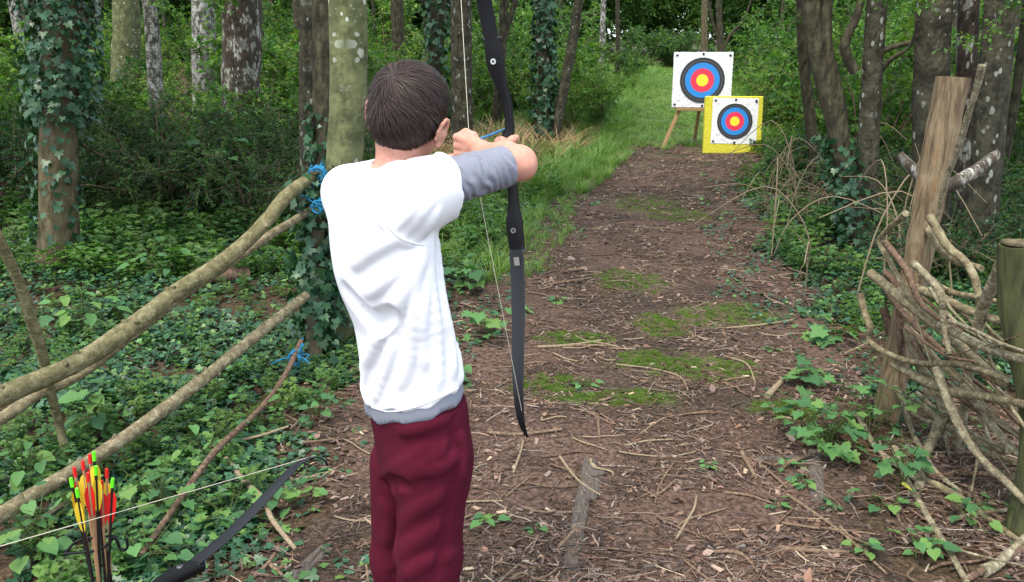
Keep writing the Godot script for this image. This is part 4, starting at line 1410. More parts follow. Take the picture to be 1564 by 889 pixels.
func build_bows() -> void:
	rng.seed = 81
	M.label_grey = plain(Color(0.22, 0.21, 0.19), 0.5)
	var drawn := [[0.285, 0.006, 0.044, 0.008], [0.4, -0.02, 0.044, 0.007], [0.52, -0.065, 0.042, 0.0065], [0.64, -0.118, 0.038, 0.006], [0.73, -0.15, 0.032, 0.0055], [0.81, -0.155, 0.022, 0.005], [0.865, -0.13, 0.013, 0.005], [0.885, -0.115, 0.009, 0.006]]
	bow("black recurve bow drawn by the archer", bow_place, drawn, bow_place.affine_inverse() * nock_at)
	var aim := bow_place.origin + bow_place.basis.y * 0.05 - bow_place.basis.x * 0.012 - bow_place.basis.z * 0.04
	var fdir := (aim - nock_at).normalized()
	arrow("blue arrow nocked on the drawn bow", nock_at - fdir * 0.004, nock_at + fdir * 0.70, M.blue_shaft, M.yellow_vane, M.yellow_vane, M.yellow_vane, "")
	# the spare bow hangs on the ground quiver's hook
	var rest := [[0.285, 0.004, 0.044, 0.008], [0.4, -0.035, 0.044, 0.007], [0.52, -0.09, 0.042, 0.0065], [0.64, -0.155, 0.036, 0.006], [0.72, -0.188, 0.029, 0.0055], [0.78, -0.19, 0.02, 0.005], [0.825, -0.168, 0.013, 0.005], [0.84, -0.15, 0.009, 0.006]]
	var tip := at(500, 711, 2.4)
	var far := at(0, 866, 1.5)
	var u := (tip - far).normalized()
	var f := Vector3(0.15, -1.0, 0.0)
	f = (f - u * f.dot(u)).normalized()
	var origin := tip - u * 0.84 + f * 0.15
	bow("black recurve bow lying unstrung-hand beside the ground quiver".replace(" unstrung-hand", ""), Transform3D(Basis(f.cross(u).normalized(), u, -f), origin), rest, null)
	# ground quiver
	var q := at(140, 889, 1.75)
	var base := Vector3(q.x, gh(q.x, q.z), q.z)
	var o := thing("ground_quiver", "black wire ground quiver with a bow hook, full of arrows", "quiver", base)
	var b := Shape.new()
	tube(b, [Vector3(0.02, -0.12, -0.05), Vector3(0.02, 0.4, -0.05)], [0.004, 0.004], 8)
	put_shape("stake", b, M.black, o)
	for y in [0.415, 0.12]:
		b = Shape.new()
		var pts := []
		for k in 25:
			var a := TAU * k / 24.0
			pts.append(Vector3(0.055 * signf(cos(a)) * pow(absf(cos(a)), 0.5), y + 0.012 * cos(a), 0.032 * signf(sin(a)) * pow(absf(sin(a)), 0.5) - 0.02))
		tube(b, pts, [0.0035, 0.0035], 6, Color.WHITE, 0.0, false)
		put_shape("ring", b, M.black, o)
	b = Shape.new()
	tube(b, smooth_line([Vector3(0.05, 0.42, -0.02), Vector3(0.062, 0.435, -0.02), Vector3(0.07, 0.42, -0.02), Vector3(0.072, 0.405, -0.02), Vector3(0.082, 0.398, -0.02), Vector3(0.092, 0.408, -0.02), Vector3(0.093, 0.432, -0.02)], 4), [0.0035, 0.0035], 6)
	put_shape("hook", b, M.black, o)
	b = Shape.new()
	tube(b, [Vector3(0, 0.004, -0.02), Vector3(0, 0.016, -0.02)], [0.06, 0.06], 16)
	put_shape("foot_plate", b, M.black, o)
	for a in [[143, 690, 1.77, "dark", "lime", "yellow_vane", "yellow_vane", "dark arrow with a lime nock, tallest in the ground quiver"], [137, 694, 1.79, "wood", "red", "red", "red", "wooden arrow with a red nock beside the tallest lime one"], [146, 712, 1.73, "dark", "lime", "yellow_vane", "yellow_vane", "dark arrow with a lime nock in the middle of the quiver"], [113, 714, 1.78, "wood", "red", "red", "yellow_vane", "wooden arrow with a red nock leaning out over the rail side"], [117, 746, 1.7, "dark", "lime", "yellow_vane", "yellow_vane", "dark lime-nocked arrow, the lowest in the ground quiver"], [155, 734, 1.8, "wood", "red", "red", "red", "wooden red-nocked arrow on the hook side of the quiver"], [172, 731, 1.75, "dark", "lime", "red", "red", "dark lime-nocked arrow nearest the quiver's hook"], [126, 704, 1.82, "wood", "red", "red", "yellow_vane", "wooden red-nocked arrow between the tallest pair and the rail side"], [163, 716, 1.83, "wood", "red", "red", "yellow_vane", "wooden red-nocked arrow at the back of the quiver"], [108, 730, 1.74, "dark", "lime", "red", "yellow_vane", "dark lime-nocked arrow leaning farthest toward the rail"], [134, 722, 1.72, "wood", "red", "red", "red", "wooden arrow with all red vanes at the front of the quiver"]]:
		var n := at(a[0], a[1], a[2])
		var foot := base + Vector3((n.x - base.x) * -0.15 + rnd(-0.015, 0.015), 0.016, -0.02 + rnd(-0.015, 0.015))
		arrow(a[7], n, foot, M.dark_shaft if a[3] == "dark" else M.wood_shaft, M[a[4]], M[a[5]], M[a[6]], "arrows in the ground quiver")

# ---------------------------------------------------------------- rails and rope
func rope_knot(o: Node3D, c: Vector3, axis: Vector3, r: float, turns: int, ends: Array) -> void:
	var b := Shape.new()
	var x := axis.cross(Vector3.UP).normalized()
	var y := axis.cross(x)
	var pts := []
	for k in turns * 10 + 1:
		var a := TAU * k / 10.0
		pts.append(c + axis * (0.035 * sin(k * 0.33) + rnd(-0.006, 0.006)) + (x * cos(a) + y * sin(a)) * (r + 0.004 + rnd(0, 0.008)))
	tube(b, smooth_line(pts, 2), [0.0038, 0.0038], 5)
	for k in 5:
		var p := c + rnd_dir() * (r + 0.004)
		tube(b, smooth_line([p, p + rnd_dir() * 0.04, p + rnd_dir() * 0.06], 3), [0.0034, 0.003], 5)
	for e in ends:
		tube(b, smooth_line(e, 4), [0.0036, 0.0032], 5)
	put_world("rope_lashing", b, M.rope, o)

func px_line(pts: Array, d0: float, d1: float) -> Array:   # depth runs evenly in 1/depth with px x
	var out := []
	var x0: float = pts[0][0]
	var x1: float = pts[-1][0]
	for p in pts:
		var t: float = (p[0] - x0) / (x1 - x0)
		out.append(at(p[0], p[1], 1.0 / lerpf(1.0 / d0, 1.0 / d1, t)))
	return out

func knots(o: Node3D, line: Array, r: float, n: int, mat: Material) -> void:
	for k in n:
		var f := rnd(0.1, 0.95) * (line.size() - 1)
		var i := mini(int(f), line.size() - 2)
		var p: Vector3 = line[i].lerp(line[i + 1], f - i)
		var dir: Vector3 = (line[i + 1] - line[i]).normalized()
		var out := (Vector3(0, 0.4, 1.0) + rnd_dir() * 0.9)
		out = (out - dir * out.dot(dir)).normalized()
		var b := Shape.new()
		tube(b, [p + out * r * 0.6, p + out * r * 1.02, p + out * (r + rnd(0.004, 0.014)) + dir * 0.004], [r * 0.6, r * 0.42, r * 0.26], 8, Color.WHITE, 0.15)
		put_world("knot", b, mat, o)

func build_rails() -> void:
	rng.seed = 91
	var o := thing("rail_fence", "rustic fence of slanting rough poles lashed to the mossy beech with blue rope", "fence", on_ground(478, 560))
	var b := Shape.new()
	var main := px_line([[-90, 640], [0, 605], [60, 580], [120, 553], [200, 500], [270, 445], [340, 400], [400, 345], [440, 297], [480, 268]], 2.35, 4.28)
	tube(b, smooth_line(main, 6), [0.034, 0.0345, 0.034, 0.036, 0.035, 0.0355, 0.034, 0.034, 0.031], 14, Color.WHITE, 0.1)
	put_world("rail", b, M.rail, o).set_meta("label", "thick bowed top rail")
	knots(o, main, 0.034, 9, M.rail)
	b = Shape.new()
	var second := px_line([[-80, 690], [0, 642], [50, 608], [110, 580], [190, 520], [270, 458], [340, 410], [400, 368], [440, 343], [490, 313]], 2.55, 4.3)
	for k in second.size():
		second[k] += Vector3(0, 0.0, -0.05)
	tube(b, smooth_line(second, 6), [0.024, 0.023, 0.022, 0.021, 0.02], 12, Color.WHITE, 0.08)
	put_world("rail", b, M.rail_pale, o).set_meta("label", "thinner rail under the top rail")
	b = Shape.new()
	var third := px_line([[-80, 840], [0, 788], [60, 750], [130, 708], [200, 662], [290, 595], [380, 522], [467, 452]], 2.2, 4.05)
	tube(b, smooth_line(third, 6), [0.027, 0.027, 0.026, 0.028, 0.027, 0.026], 12, Color.WHITE, 0.07)
	put_world("rail", b, M.rail_pale, o).set_meta("label", "lowest straight rail with a pale cut end")
	knots(o, third, 0.026, 7, M.rail_pale)
	b = Shape.new()
	tube(b, [third[-1], third[-1] + (third[-1] - third[-2]).normalized() * 0.003], [0.024, 0.023], 12)
	put_world("cut_end", b, M.cut, o)
	b = Shape.new()
	tube(b, [main[-1], main[-1] + (main[-1] - main[-2]).normalized() * 0.004], [0.032, 0.03], 12)
	put_world("cut_end", b, M.stick_brown, o)
	b = Shape.new()
	var foot := on_ground(106, 712)
	tube(b, smooth_line([at(-30, 315, 2.55), at(0, 368, 2.62), at(33, 440, 2.7), at(45, 480, 2.74), at(62, 530, 2.8), at(78, 600, 2.88), at(92, 655, 2.94), foot - Vector3(0, 0.05, 0)], 5), [0.017, 0.018, 0.018, 0.022, 0.018, 0.017, 0.016], 10, Color.WHITE, 0.1)
	put_world("upright", b, M.rail, o)
	var beech := at(528, 270, 4.45)
	rope_knot(o, at(487, 267, 4.22), (main[-1] - main[-2]).normalized(), 0.036, 5, [[at(489, 266, 4.28), at(505, 264, 4.28), beech + Vector3(-0.06, 0.02, 0.09), beech + Vector3(0.0, 0.02, 0.115)], [at(489, 272, 4.28), at(508, 272, 4.28), beech + Vector3(-0.06, -0.02, 0.09), beech + Vector3(0.02, -0.02, 0.11)], [at(480, 262, 4.28), at(476, 252, 4.25), at(472, 262, 4.22)]])
	rope_knot(o, at(489, 313, 4.14), (second[-1] - second[-2]).normalized(), 0.022, 4, [[at(488, 308, 4.25), at(474, 302, 4.22), at(458, 298, 4.2)], [at(494, 318, 4.25), at(500, 326, 4.25), at(502, 338, 4.24)], [at(494, 312, 4.25), at(504, 300, 4.3), beech + Vector3(-0.06, -0.12, 0.09)]])
	var low := at(512, 452, 4.33)
	b = Shape.new()
	tube(b, smooth_line([at(480, 454, 4.25), low, at(535, 450, 4.33)], 4), [0.0035, 0.0035], 5)
	put_world("rope_lashing", b, M.rope, o)
	# the brown pole leaning on the foot of the beech
	var line := px_line([[460, 520], [437, 570], [400, 622], [330, 688], [270, 770], [216, 848]], 3.85, 2.26)
	var s := thing("leaning_pole", "thin reddish-brown pole slanting to the ground, blue rope at its top", "pole", line[-1])
	b = Shape.new()
	tube(b, smooth_line(line, 6), [0.0125, 0.0135, 0.013, 0.0125, 0.0115, 0.009], 10, Color.WHITE, 0.12)
	put_world("pole", b, M.stick_brown, s)
	rope_knot(s, at(452, 543, 3.78), (line[1] - line[0]).normalized(), 0.02, 6, [[at(450, 545, 3.75), at(432, 548, 3.72), at(414, 556, 3.68)], [at(455, 540, 3.75), at(460, 528, 3.8), at(463, 516, 3.9)], [at(455, 545, 3.75), at(465, 548, 3.74), at(472, 555, 3.7)]])

# ---------------------------------------------------------------- the woven fence
func fence_depth(px: float) -> float:
	return 1.0 / (0.298 + (px - 1355.0) / 190.0 * 0.092)

func build_wattle() -> void:
	rng.seed = 101
	var foot := on_ground(1352, 642)
	var o := thing("woven_fence", "rough fence of bent branches woven between leaning posts", "fence", foot)
	var b := Shape.new()
	var post := [foot - Vector3(0, 0.12, 0), at(1368, 560, 3.38), at(1395, 430, 3.4), at(1422, 290, 3.42), at(1455, 118, 3.44)]
	tube(b, smooth_line(post, 6), [0.055, 0.058, 0.057, 0.06, 0.066], 12, Color.WHITE, 0.12)
	put_world("post", b, M.stripped, o).set_meta("label", "tall leaning post stripped of its bark")
	b = Shape.new()
	var g := on_ground(1560, 812)
	var side := [g - Vector3(0, 0.15, 0), g + Vector3(0, 0.35, 0), at(1556, 480, 2.52), at(1554, 372, 2.52)]
	tube(b, smooth_line(side, 6), [0.06, 0.058, 0.056, 0.054], 14, Color.WHITE, 0.08)
	put_world("post", b, M.mossy_post, o).set_meta("label", "green mossy upright post")
	b = Shape.new()
	tube(b, [side[-1], side[-1] + Vector3(0, 0.006, 0)], [0.05, 0.045], 14, Color.WHITE, 0.1)
	put_world("post_top", b, M.ivy_stem, o)
	# [points in px, diameter in px, depth offset, material]
	var list := [
		[[[1330, 418], [1380, 458], [1411, 482], [1438, 503], [1468, 530], [1496, 556], [1540, 590]], 15, -0.05, 0],
		[[[1436, 496], [1472, 515], [1508, 533], [1564, 549], [1610, 556]], 13, -0.1, 1],
		[[[1314, 448], [1320, 476], [1329, 500], [1329, 522], [1362, 543], [1405, 555], [1462, 556], [1502, 567], [1538, 580]], 10, -0.1, 0],
		[[[1366, 556], [1411, 582], [1450, 597], [1490, 604], [1540, 612], [1580, 622]], 13, -0.08, 0],
		[[[1383, 326], [1350, 357], [1344, 372], [1359, 400], [1374, 427], [1396, 462], [1440, 500]], 8, -0.06, 0],
		[[[1352, 370], [1380, 406], [1393, 433], [1405, 461], [1432, 485], [1470, 508]], 9, -0.08, 2],
		[[[1396, 403], [1417, 424], [1438, 451], [1441, 492], [1450, 540]], 10, -0.14, 1],
		[[[1420, 330], [1447, 376], [1472, 397], [1487, 421], [1494, 448], [1500, 500]], 11, 0.25, 0],
		[[[1418, 348], [1438, 382], [1460, 398], [1500, 410]], 12, 0.3, 0],
		[[[1400, 440], [1441, 457], [1484, 476], [1530, 491], [1580, 500]], 13, 0.15, 0],
		[[[1540, 375], [1523, 418], [1502, 467], [1490, 515], [1476, 600], [1466, 690]], 16, 0.12, 1],
		[[[1430, 560], [1447, 610], [1473, 665], [1505, 707], [1538, 737], [1590, 790]], 13, -0.12, 1],
		[[[1366, 690], [1378, 727], [1408, 782], [1440, 834], [1476, 898]], 9, -0.16, 1],
		[[[1396, 722], [1430, 733], [1466, 724], [1508, 725], [1550, 736]], 9, -0.02, 2],
		[[[1400, 735], [1427, 746], [1473, 772], [1521, 808], [1562, 838]], 11, -0.02, 0],
		[[[1590, 832], [1564, 844], [1521, 867], [1470, 894]], 11, -0.05, 2],
		[[[1470, 590], [1505, 633], [1525, 662], [1564, 701], [1600, 730]], 11, -0.02, 1],
		[[[1440, 600], [1437, 642], [1414, 698], [1402, 752]], 16, 0.02, 1],
		[[[1366, 590], [1378, 610], [1391, 662], [1408, 694], [1430, 728], [1470, 760]], 8, 0.03, 1],
		[[[1310, 640], [1320, 659], [1336, 688], [1362, 711], [1400, 740]], 8, 0.0, 1],
		[[[1500, 100], [1490, 140], [1482, 164], [1463, 229], [1444, 279], [1430, 340]], 8, 0.3, 1],
		[[[1376, 560], [1375, 490], [1370, 440], [1352, 415]], 12, 0.1, 2],
		[[[1384, 470], [1400, 540], [1440, 620], [1490, 670], [1540, 690]], 12, 0.08, 0],
		[[[1372, 440], [1400, 510], [1440, 560], [1500, 600], [1560, 630]], 10, 0.1, 0],
		[[[1395, 520], [1420, 560], [1470, 610], [1530, 650], [1600, 690]], 9, 0.06, 2],
		[[[1405, 420], [1450, 445], [1500, 455], [1560, 470]], 8, 0.2, 0],
		[[[1440, 520], [1470, 560], [1500, 640], [1520, 700]], 7, 0.1, 1],
		[[[1480, 520], [1500, 560], [1530, 600], [1560, 615]], 7, 0.16, 1],
		[[[1450, 490], [1490, 505], [1530, 525], [1575, 540]], 6, -0.12, 1],
		[[[1384, 500], [1420, 528], [1450, 545], [1490, 552]], 5, -0.14, 2],
		[[[1420, 440], [1440, 470], [1470, 500], [1530, 530]], 5, 0.05, 1],
		[[[1460, 470], [1490, 500], [1510, 545], [1530, 585]], 6, 0.2, 1],
		[[[1410, 620], [1450, 655], [1500, 690], [1550, 705]], 10, 0.14, 0],
		[[[1400, 600], [1430, 625], [1480, 640], [1545, 660]], 8, 0.18, 0],
		[[[1350, 470], [1362, 520], [1372, 570], [1380, 620]], 11, 0.08, 2],
		[[[1362, 440], [1380, 500], [1402, 560], [1420, 610]], 9, 0.12, 0],
		[[[1345, 425], [1365, 460], [1400, 500], [1445, 540]], 10, 0.04, 2],
		[[[1450, 800], [1500, 790], [1560, 782]], 7, 0.1, 1],
		[[[1480, 750], [1500, 780], [1530, 800], [1570, 812]], 8, 0.1, 2],
		[[[1500, 880], [1530, 862], [1580, 812]], 15, 0.02, 1]]
	var mats := [M.rail_pale, M.branch, M.stick_brown]
	for br in list:
		var pts := []
		var rad := []
		var n: int = br[0].size()
		var mid := 0.0
		for q in br[0]:
			var d: float = fence_depth(minf(q[0], 1575.0)) + br[2]
			var w := at(q[0], q[1], d)
			if w.y < 0.02:
				w = on_ground(q[0], minf(q[1], 905.0)) + Vector3(0, 0.016, 0)
			pts.append(w)
			mid += d / n
		var r: float = br[1] * mid / 1250.0 * 0.6
		for k in 5:
			rad.append(r * (1.08 - 0.09 * k) * rnd(0.94, 1.06))
		b = Shape.new()
		tube(b, smooth_line(pts, 5), rad, 9, Color.WHITE, 0.14)
		put_world("branch", b, mats[br[3]], o)
		# a stub or side twig here and there
		if rng.randf() < 0.5:
			var k := rng.randi_range(1, n - 2)
			b = Shape.new()
			var d: Vector3 = (pts[k + 1] - pts[k]).normalized() + rnd_dir() * 0.9
			tube(b, smooth_line([pts[k], pts[k] + d * 0.06, pts[k] + d * rnd(0.1, 0.3) + rnd_dir() * 0.04], 3), [r * 0.45, r * 0.35, r * 0.2], 6, Color.WHITE, 0.1)
			put_world("side_twig", b, mats[br[3]], o)
	# thin filler rods woven behind
	for k in 12:
		var x := rnd(1375, 1490)
		var y := rnd(430, 640)
		var pts := []
		var slope := rnd(0.35, 0.95)
		var off := rnd(0.0, 0.3)
		for s in 5:
			pts.append(at(x + s * 38.0, y + s * 38.0 * slope + rnd(-9, 9), fence_depth(minf(x + s * 38.0, 1575.0)) + off + rnd(-0.05, 0.05)))
			pts[-1].y = maxf(pts[-1].y, 0.01)
		b = Shape.new()
		var r := rnd(0.004, 0.009)
		tube(b, smooth_line(pts, 4), [r, r, r * 0.7], 7, Color.WHITE, 0.12)
		put_world("branch", b, mats[k % 3], o)
	# the broken log wedged behind the post
	b = Shape.new()
	var line := [at(1372, 236, 3.75), at(1392, 256, 3.72), at(1432, 287, 3.7), at(1486, 264, 3.8), at(1521, 237, 3.9)]
	var log_o := thing("wedged_log", "broken log wedged behind the leaning fence post", "log", line[2])
	tube(b, smooth_line(line, 5), [0.022, 0.027, 0.031, 0.03, 0.025], 11, Color.WHITE, 0.14)
	put_world("log", b, M.crusted, log_o)
	b = Shape.new()
	tube(b, [line[-1], line[-1] + (line[-1] - line[-2]).normalized() * 0.004], [0.021, 0.018], 11)
	put_world("cut_end", b, M.cut, log_o)

# ---------------------------------------------------------------- sticks and boards on the ground
func ground_stick(label: String, px: Array, dia: float, mat: Material, group := "") -> void:
	var pts := []
	for q in px:
		var p := on_ground(q[0], q[1])
		p.y += dia * 0.35 + (0.006 if off_path(p.x, p.z) < 0.1 else 0.035)
		pts.append(p)
	lay_stick(label, pts, dia, mat, group)

func lay_stick(label: String, pts: Array, dia: float, mat: Material, group := "") -> void:
	var b := Shape.new()
	var o := Vector3.ZERO
	for p in pts:
		o += p / pts.size()
	var local := []
	for k in pts.size():
		local.append(pts[k] - o + Vector3(rnd(-0.006, 0.006), rnd(0, 0.006), rnd(-0.006, 0.006)))
	tube(b, smooth_line(local, 4), [dia * 0.5, dia * 0.48, dia * 0.36], 7, Color.WHITE, 0.14)
	var m := put_shape("stick", b, mat)
	m.position = o
	tag(m, label, "stick", group)

func build_sticks() -> void:
	rng.seed = 111
	for s in [
		["long straight stick lying under the drawn bow's lower tip", [[743, 665], [790, 668], [858, 661]], 0.017],
		["pale fallen stick crossing the ride beside a moss patch", [[822, 534], [868, 531], [918, 523]], 0.018],
		["bent stick with a crook in the middle of the ride", [[978, 670], [1000, 652], [1022, 641], [1082, 633]], 0.013],
		["thin stick lying below the crooked stick", [[953, 686], [990, 679], [1033, 676]], 0.01],
		["brown stick lying across the half-buried boards", [[855, 702], [884, 737], [918, 762]], 0.012],
		["short thick stick leaning on the edge of the half-buried board", [[853, 845], [880, 814]], 0.016],
		["curved twig on bare soil beyond the boards", [[994, 763], [1012, 757], [1033, 738]], 0.011],
		["stubby stick standing out near the crooked stick", [[914, 645], [916, 674]], 0.014],
		["thick sawn stick end at the fence side of the ride", [[1132, 696], [1152, 735]], 0.022],
		["thin wavy stick on bare soil near the fence", [[1036, 810], [1050, 797], [1073, 793], [1112, 780]], 0.011],
		["angled forked stick near the fence foot", [[1090, 848], [1128, 850], [1158, 882]], 0.014],
		["thin pale stick pointing at the fence seedlings", [[1104, 756], [1140, 762], [1182, 772]], 0.011],
		["short twig rising up from the long straight stick", [[782, 726], [795, 700], [800, 678]], 0.011],
		["thin twig beside the archer's leg", [[772, 764], [790, 748], [808, 732]], 0.009],
		["thick grey stick pointing into the fence seedlings", [[1193, 718], [1212, 710], [1238, 701]], 0.022],
		["thick brown stump of a stick beside the moss", [[1172, 612], [1196, 586]], 0.034],
		["long dark stick on the litter before the woven fence", [[1200, 762], [1240, 785], [1290, 822], [1352, 884]], 0.013],
		["brown branch lying flat before the woven fence", [[1185, 842], [1240, 846], [1298, 850]], 0.018],
		["kinked branch lying between the spare bow and the pole", [[348, 716], [378, 754], [404, 782], [418, 812], [452, 846]], 0.022],
		["forked dry twig by the spare bow's riser", [[388, 886], [410, 862], [424, 840]], 0.014],
		["short dry twig by the archer's heel side", [[412, 868], [432, 886]], 0.014],
		["straight twig under the wedge of the spare bow", [[466, 690], [520, 672], [560, 660]], 0.012],
		["long twig half hidden in the ivy under the lowest rail", [[300, 705], [345, 692], [392, 680], [440, 664]], 0.014],
		["fallen stick in the ivy beyond the lowest rail", [[20, 830], [70, 806], [112, 778]], 0.018],
		["slim stick across the shaded middle of the ride", [[835, 438], [870, 432], [905, 428]], 0.018],
		["pale split stick on the shaded ride", [[868, 417], [892, 415]], 0.03],
		["thin stick in the shade at the verge", [[1110, 505], [1160, 500], [1210, 492]], 0.014],
		["twig crossing the moss in the shade", [[1056, 520], [1085, 510], [1100, 502]], 0.014],
		["long thin twig over the moss patches", [[940, 560], [1000, 568], [1040, 580], [1052, 600]], 0.011],
		["curved twig at the mossy verge", [[1105, 548], [1140, 560], [1152, 590]], 0.012]]:
		ground_stick(s[0], s[1], s[2], M.twig if rng.randf() < 0.6 else M.dry_stem)
	for k in 150:
		var d := 1.9 + 8.5 * pow(rng.randf(), 1.6)
		var x: float = path_c(-d) + rnd(-1.0, 1.0) * (path_w(-d) + 0.2) + (0.5 if d < 3.3 else 0.0) * rng.randf()
		var a := rnd(0, TAU)
		if rng.randf() < 0.5:
			a = rng.randfn(0.0, 0.5)
		var long := rnd(0.1, 0.32)
		var pts := []
		for s in 4:
			var q := Vector3(x, 0, -d) + Vector3(cos(a), 0, sin(a)) * long * (s / 3.0 - 0.5) + Vector3(rnd(-0.02, 0.02), 0, rnd(-0.02, 0.02))
			q.y = gh(q.x, q.z) + 0.012
			pts.append(q)
		lay_stick("small fallen stick lying loose on the ride", pts, rnd(0.006, 0.012), [M.twig, M.dry_stem, M.stick_brown][k % 3], "small fallen sticks on the ride")
	# half-buried edging boards
	for s in [["weathered grey board half buried along the ride", [902, 704], [868, 892], 0.055], ["short weathered board end beside the longer half-buried one", [914, 722], [898, 768], 0.05], ["dark board edge sunk in litter beside the seedlings", [1244, 690], [1250, 770], 0.05], ["dark board end running under the seedlings", [1150, 704], [1238, 702], 0.035], ["grey plank corner showing through litter by the spare bow", [500, 838], [440, 892], 0.05]]:
		var a := on_ground(s[1][0], s[1][1])
		var c := on_ground(s[2][0], s[2][1])
		var dir := (c - a).normalized()
		var x := dir.cross(Vector3.UP).normalized()
		var b := Shape.new()
		box(b, Transform3D(Basis(x, x.cross(-dir).normalized() * -1.0, dir), Vector3.ZERO), Vector3(s[3], 0.03, a.distance_to(c)), Color.WHITE, 0.005)
		for k in b.v.size():
			b.v[k] += Vector3(0.006, 0.004, 0.006) * fine.get_noise_3d(b.v[k].x * 30.0, b.v[k].y * 30.0, b.v[k].z * 30.0)
		var m := put_shape("edging_board", b, M.board)
		m.position = (a + c) * 0.5 + Vector3(0, -0.001, 0)
		tag(m, s[0], "board", "")
	# the strip of orange plastic in the ivy
	var b := Shape.new()
	var p := on_ground(294, 786)
	box(b, Transform3D(Basis(), Vector3.ZERO), Vector3(0.034, 0.006, 0.014), Color.WHITE, 0.002)
	var m := put_shape("plastic_scrap", b, plain(Color(0.62, 0.07, 0.025), 0.5))
	m.position = p + Vector3(0, 0.02, 0)
	m.rotation = Vector3(0.2, 0.5, 0.3)
	tag(m, "small orange-red scrap lying by the brown pole", "scrap")
	b = Shape.new()
	var lg := on_ground(345, 432)
	tube(b, smooth_line([Vector3(-0.17, 0.05, 0.03), Vector3(0, 0.055, 0), Vector3(0.16, 0.05, -0.05)], 4), [0.055, 0.06, 0.05], 12, Color.WHITE, 0.2)
	m = put_shape("rotten_log", b, M.stick_brown)
	m.position = lg
	tag(m, "short reddish-brown rotten log half hidden in the ivy behind the rails", "log")
	# dry bramble canes arching over the verge
	for k in 30:
		var d := rnd(4.6, 8.6)
		var x: float = path_c(-d) + path_w(-d) + rnd(0.1, 1.1)
		var q := Vector3(x, gh(x, -d), -d)
		var a := rnd(0, TAU)
		var h := rnd(0.3, 0.95)
		var out := Vector3(cos(a), 0, sin(a)) * rnd(0.2, 0.6)
		b = Shape.new()
		tube(b, smooth_line([Vector3.ZERO, Vector3(0, h * 0.6, 0) + out * 0.2, Vector3(0, h, 0) + out * 0.7, Vector3(0, h * rnd(0.5, 1.0), 0) + out * 1.5], 4), [0.006, 0.005, 0.003], 5)
		for s in 3:
			var f := rnd(0.3, 0.9)
			var e := Vector3(0, h * f, 0) + out * f * 0.6
			tube(b, [e, e + rnd_dir() * rnd(0.1, 0.3)], [0.003, 0.0015], 4)
		m = put_shape("dry_cane", b, M.dry_stem)
		m.position = q
		tag(m, "thin dry cane arching over the ride's verge", "cane", "dry canes on the verge")

# ---------------------------------------------------------------- plants with leaves one can pick apart
func plant(called: String, label: String, base: Vector3, high: float, spread: float, n: int, leaf_m: Mesh, size: float, cols: Array, trios := false) -> void:
	var o := thing(called, label, "plant", base)
	var stems := maxi(1, n / 4)
	var b := Shape.new()
	var spots := []
	for s in stems:
		var a := rnd(0, TAU)
		var out := Vector3(cos(a), 0, sin(a)) * spread * rnd(0.2, 0.7)
		var h := high * rnd(0.6, 1.0)
		var pts := smooth_line([Vector3(rnd(-0.02, 0.02), 0, rnd(-0.02, 0.02)), Vector3(0, h * 0.5, 0) + out * 0.35, Vector3(0, h, 0) + out], 4)
		tube(b, pts, [0.0028, 0.0015], 5, Color(0.1, 0.13, 0.04))
		for k in ceili(float(n) / stems):
			spots.append(pts[mini(pts.size() - 1, 2 + int(rng.randf() * (pts.size() - 2)))])
	var m := put_shape("stem", b, M.leaf, o)
	for k in mini(n, spots.size()):
		var a := k * 2.4 + rnd(-0.4, 0.4)
		var d := Vector3(cos(a), rnd(-0.25, 0.3), sin(a)).normalized()
		var p: Vector3 = spots[k] + d * spread * rnd(0.1, 0.55)
		p.y = maxf(p.y, 0.015)
		var l := put("leaf", leaf_m, cols[rng.randi() % cols.size()], o)
		l.transform = Transform3D(basis_to(d + Vector3(0, -0.1, 0), (Vector3.UP + rnd_dir() * 0.4).normalized()).scaled(Vector3.ONE * size * rnd(0.6, 1.2)), p)
		var pet := Shape.new()
		tube(b, [spots[k], p], [0.0012, 0.001], 3, Color(0.1, 0.13, 0.04), 0.0, false)
	m.mesh = b.mesh()

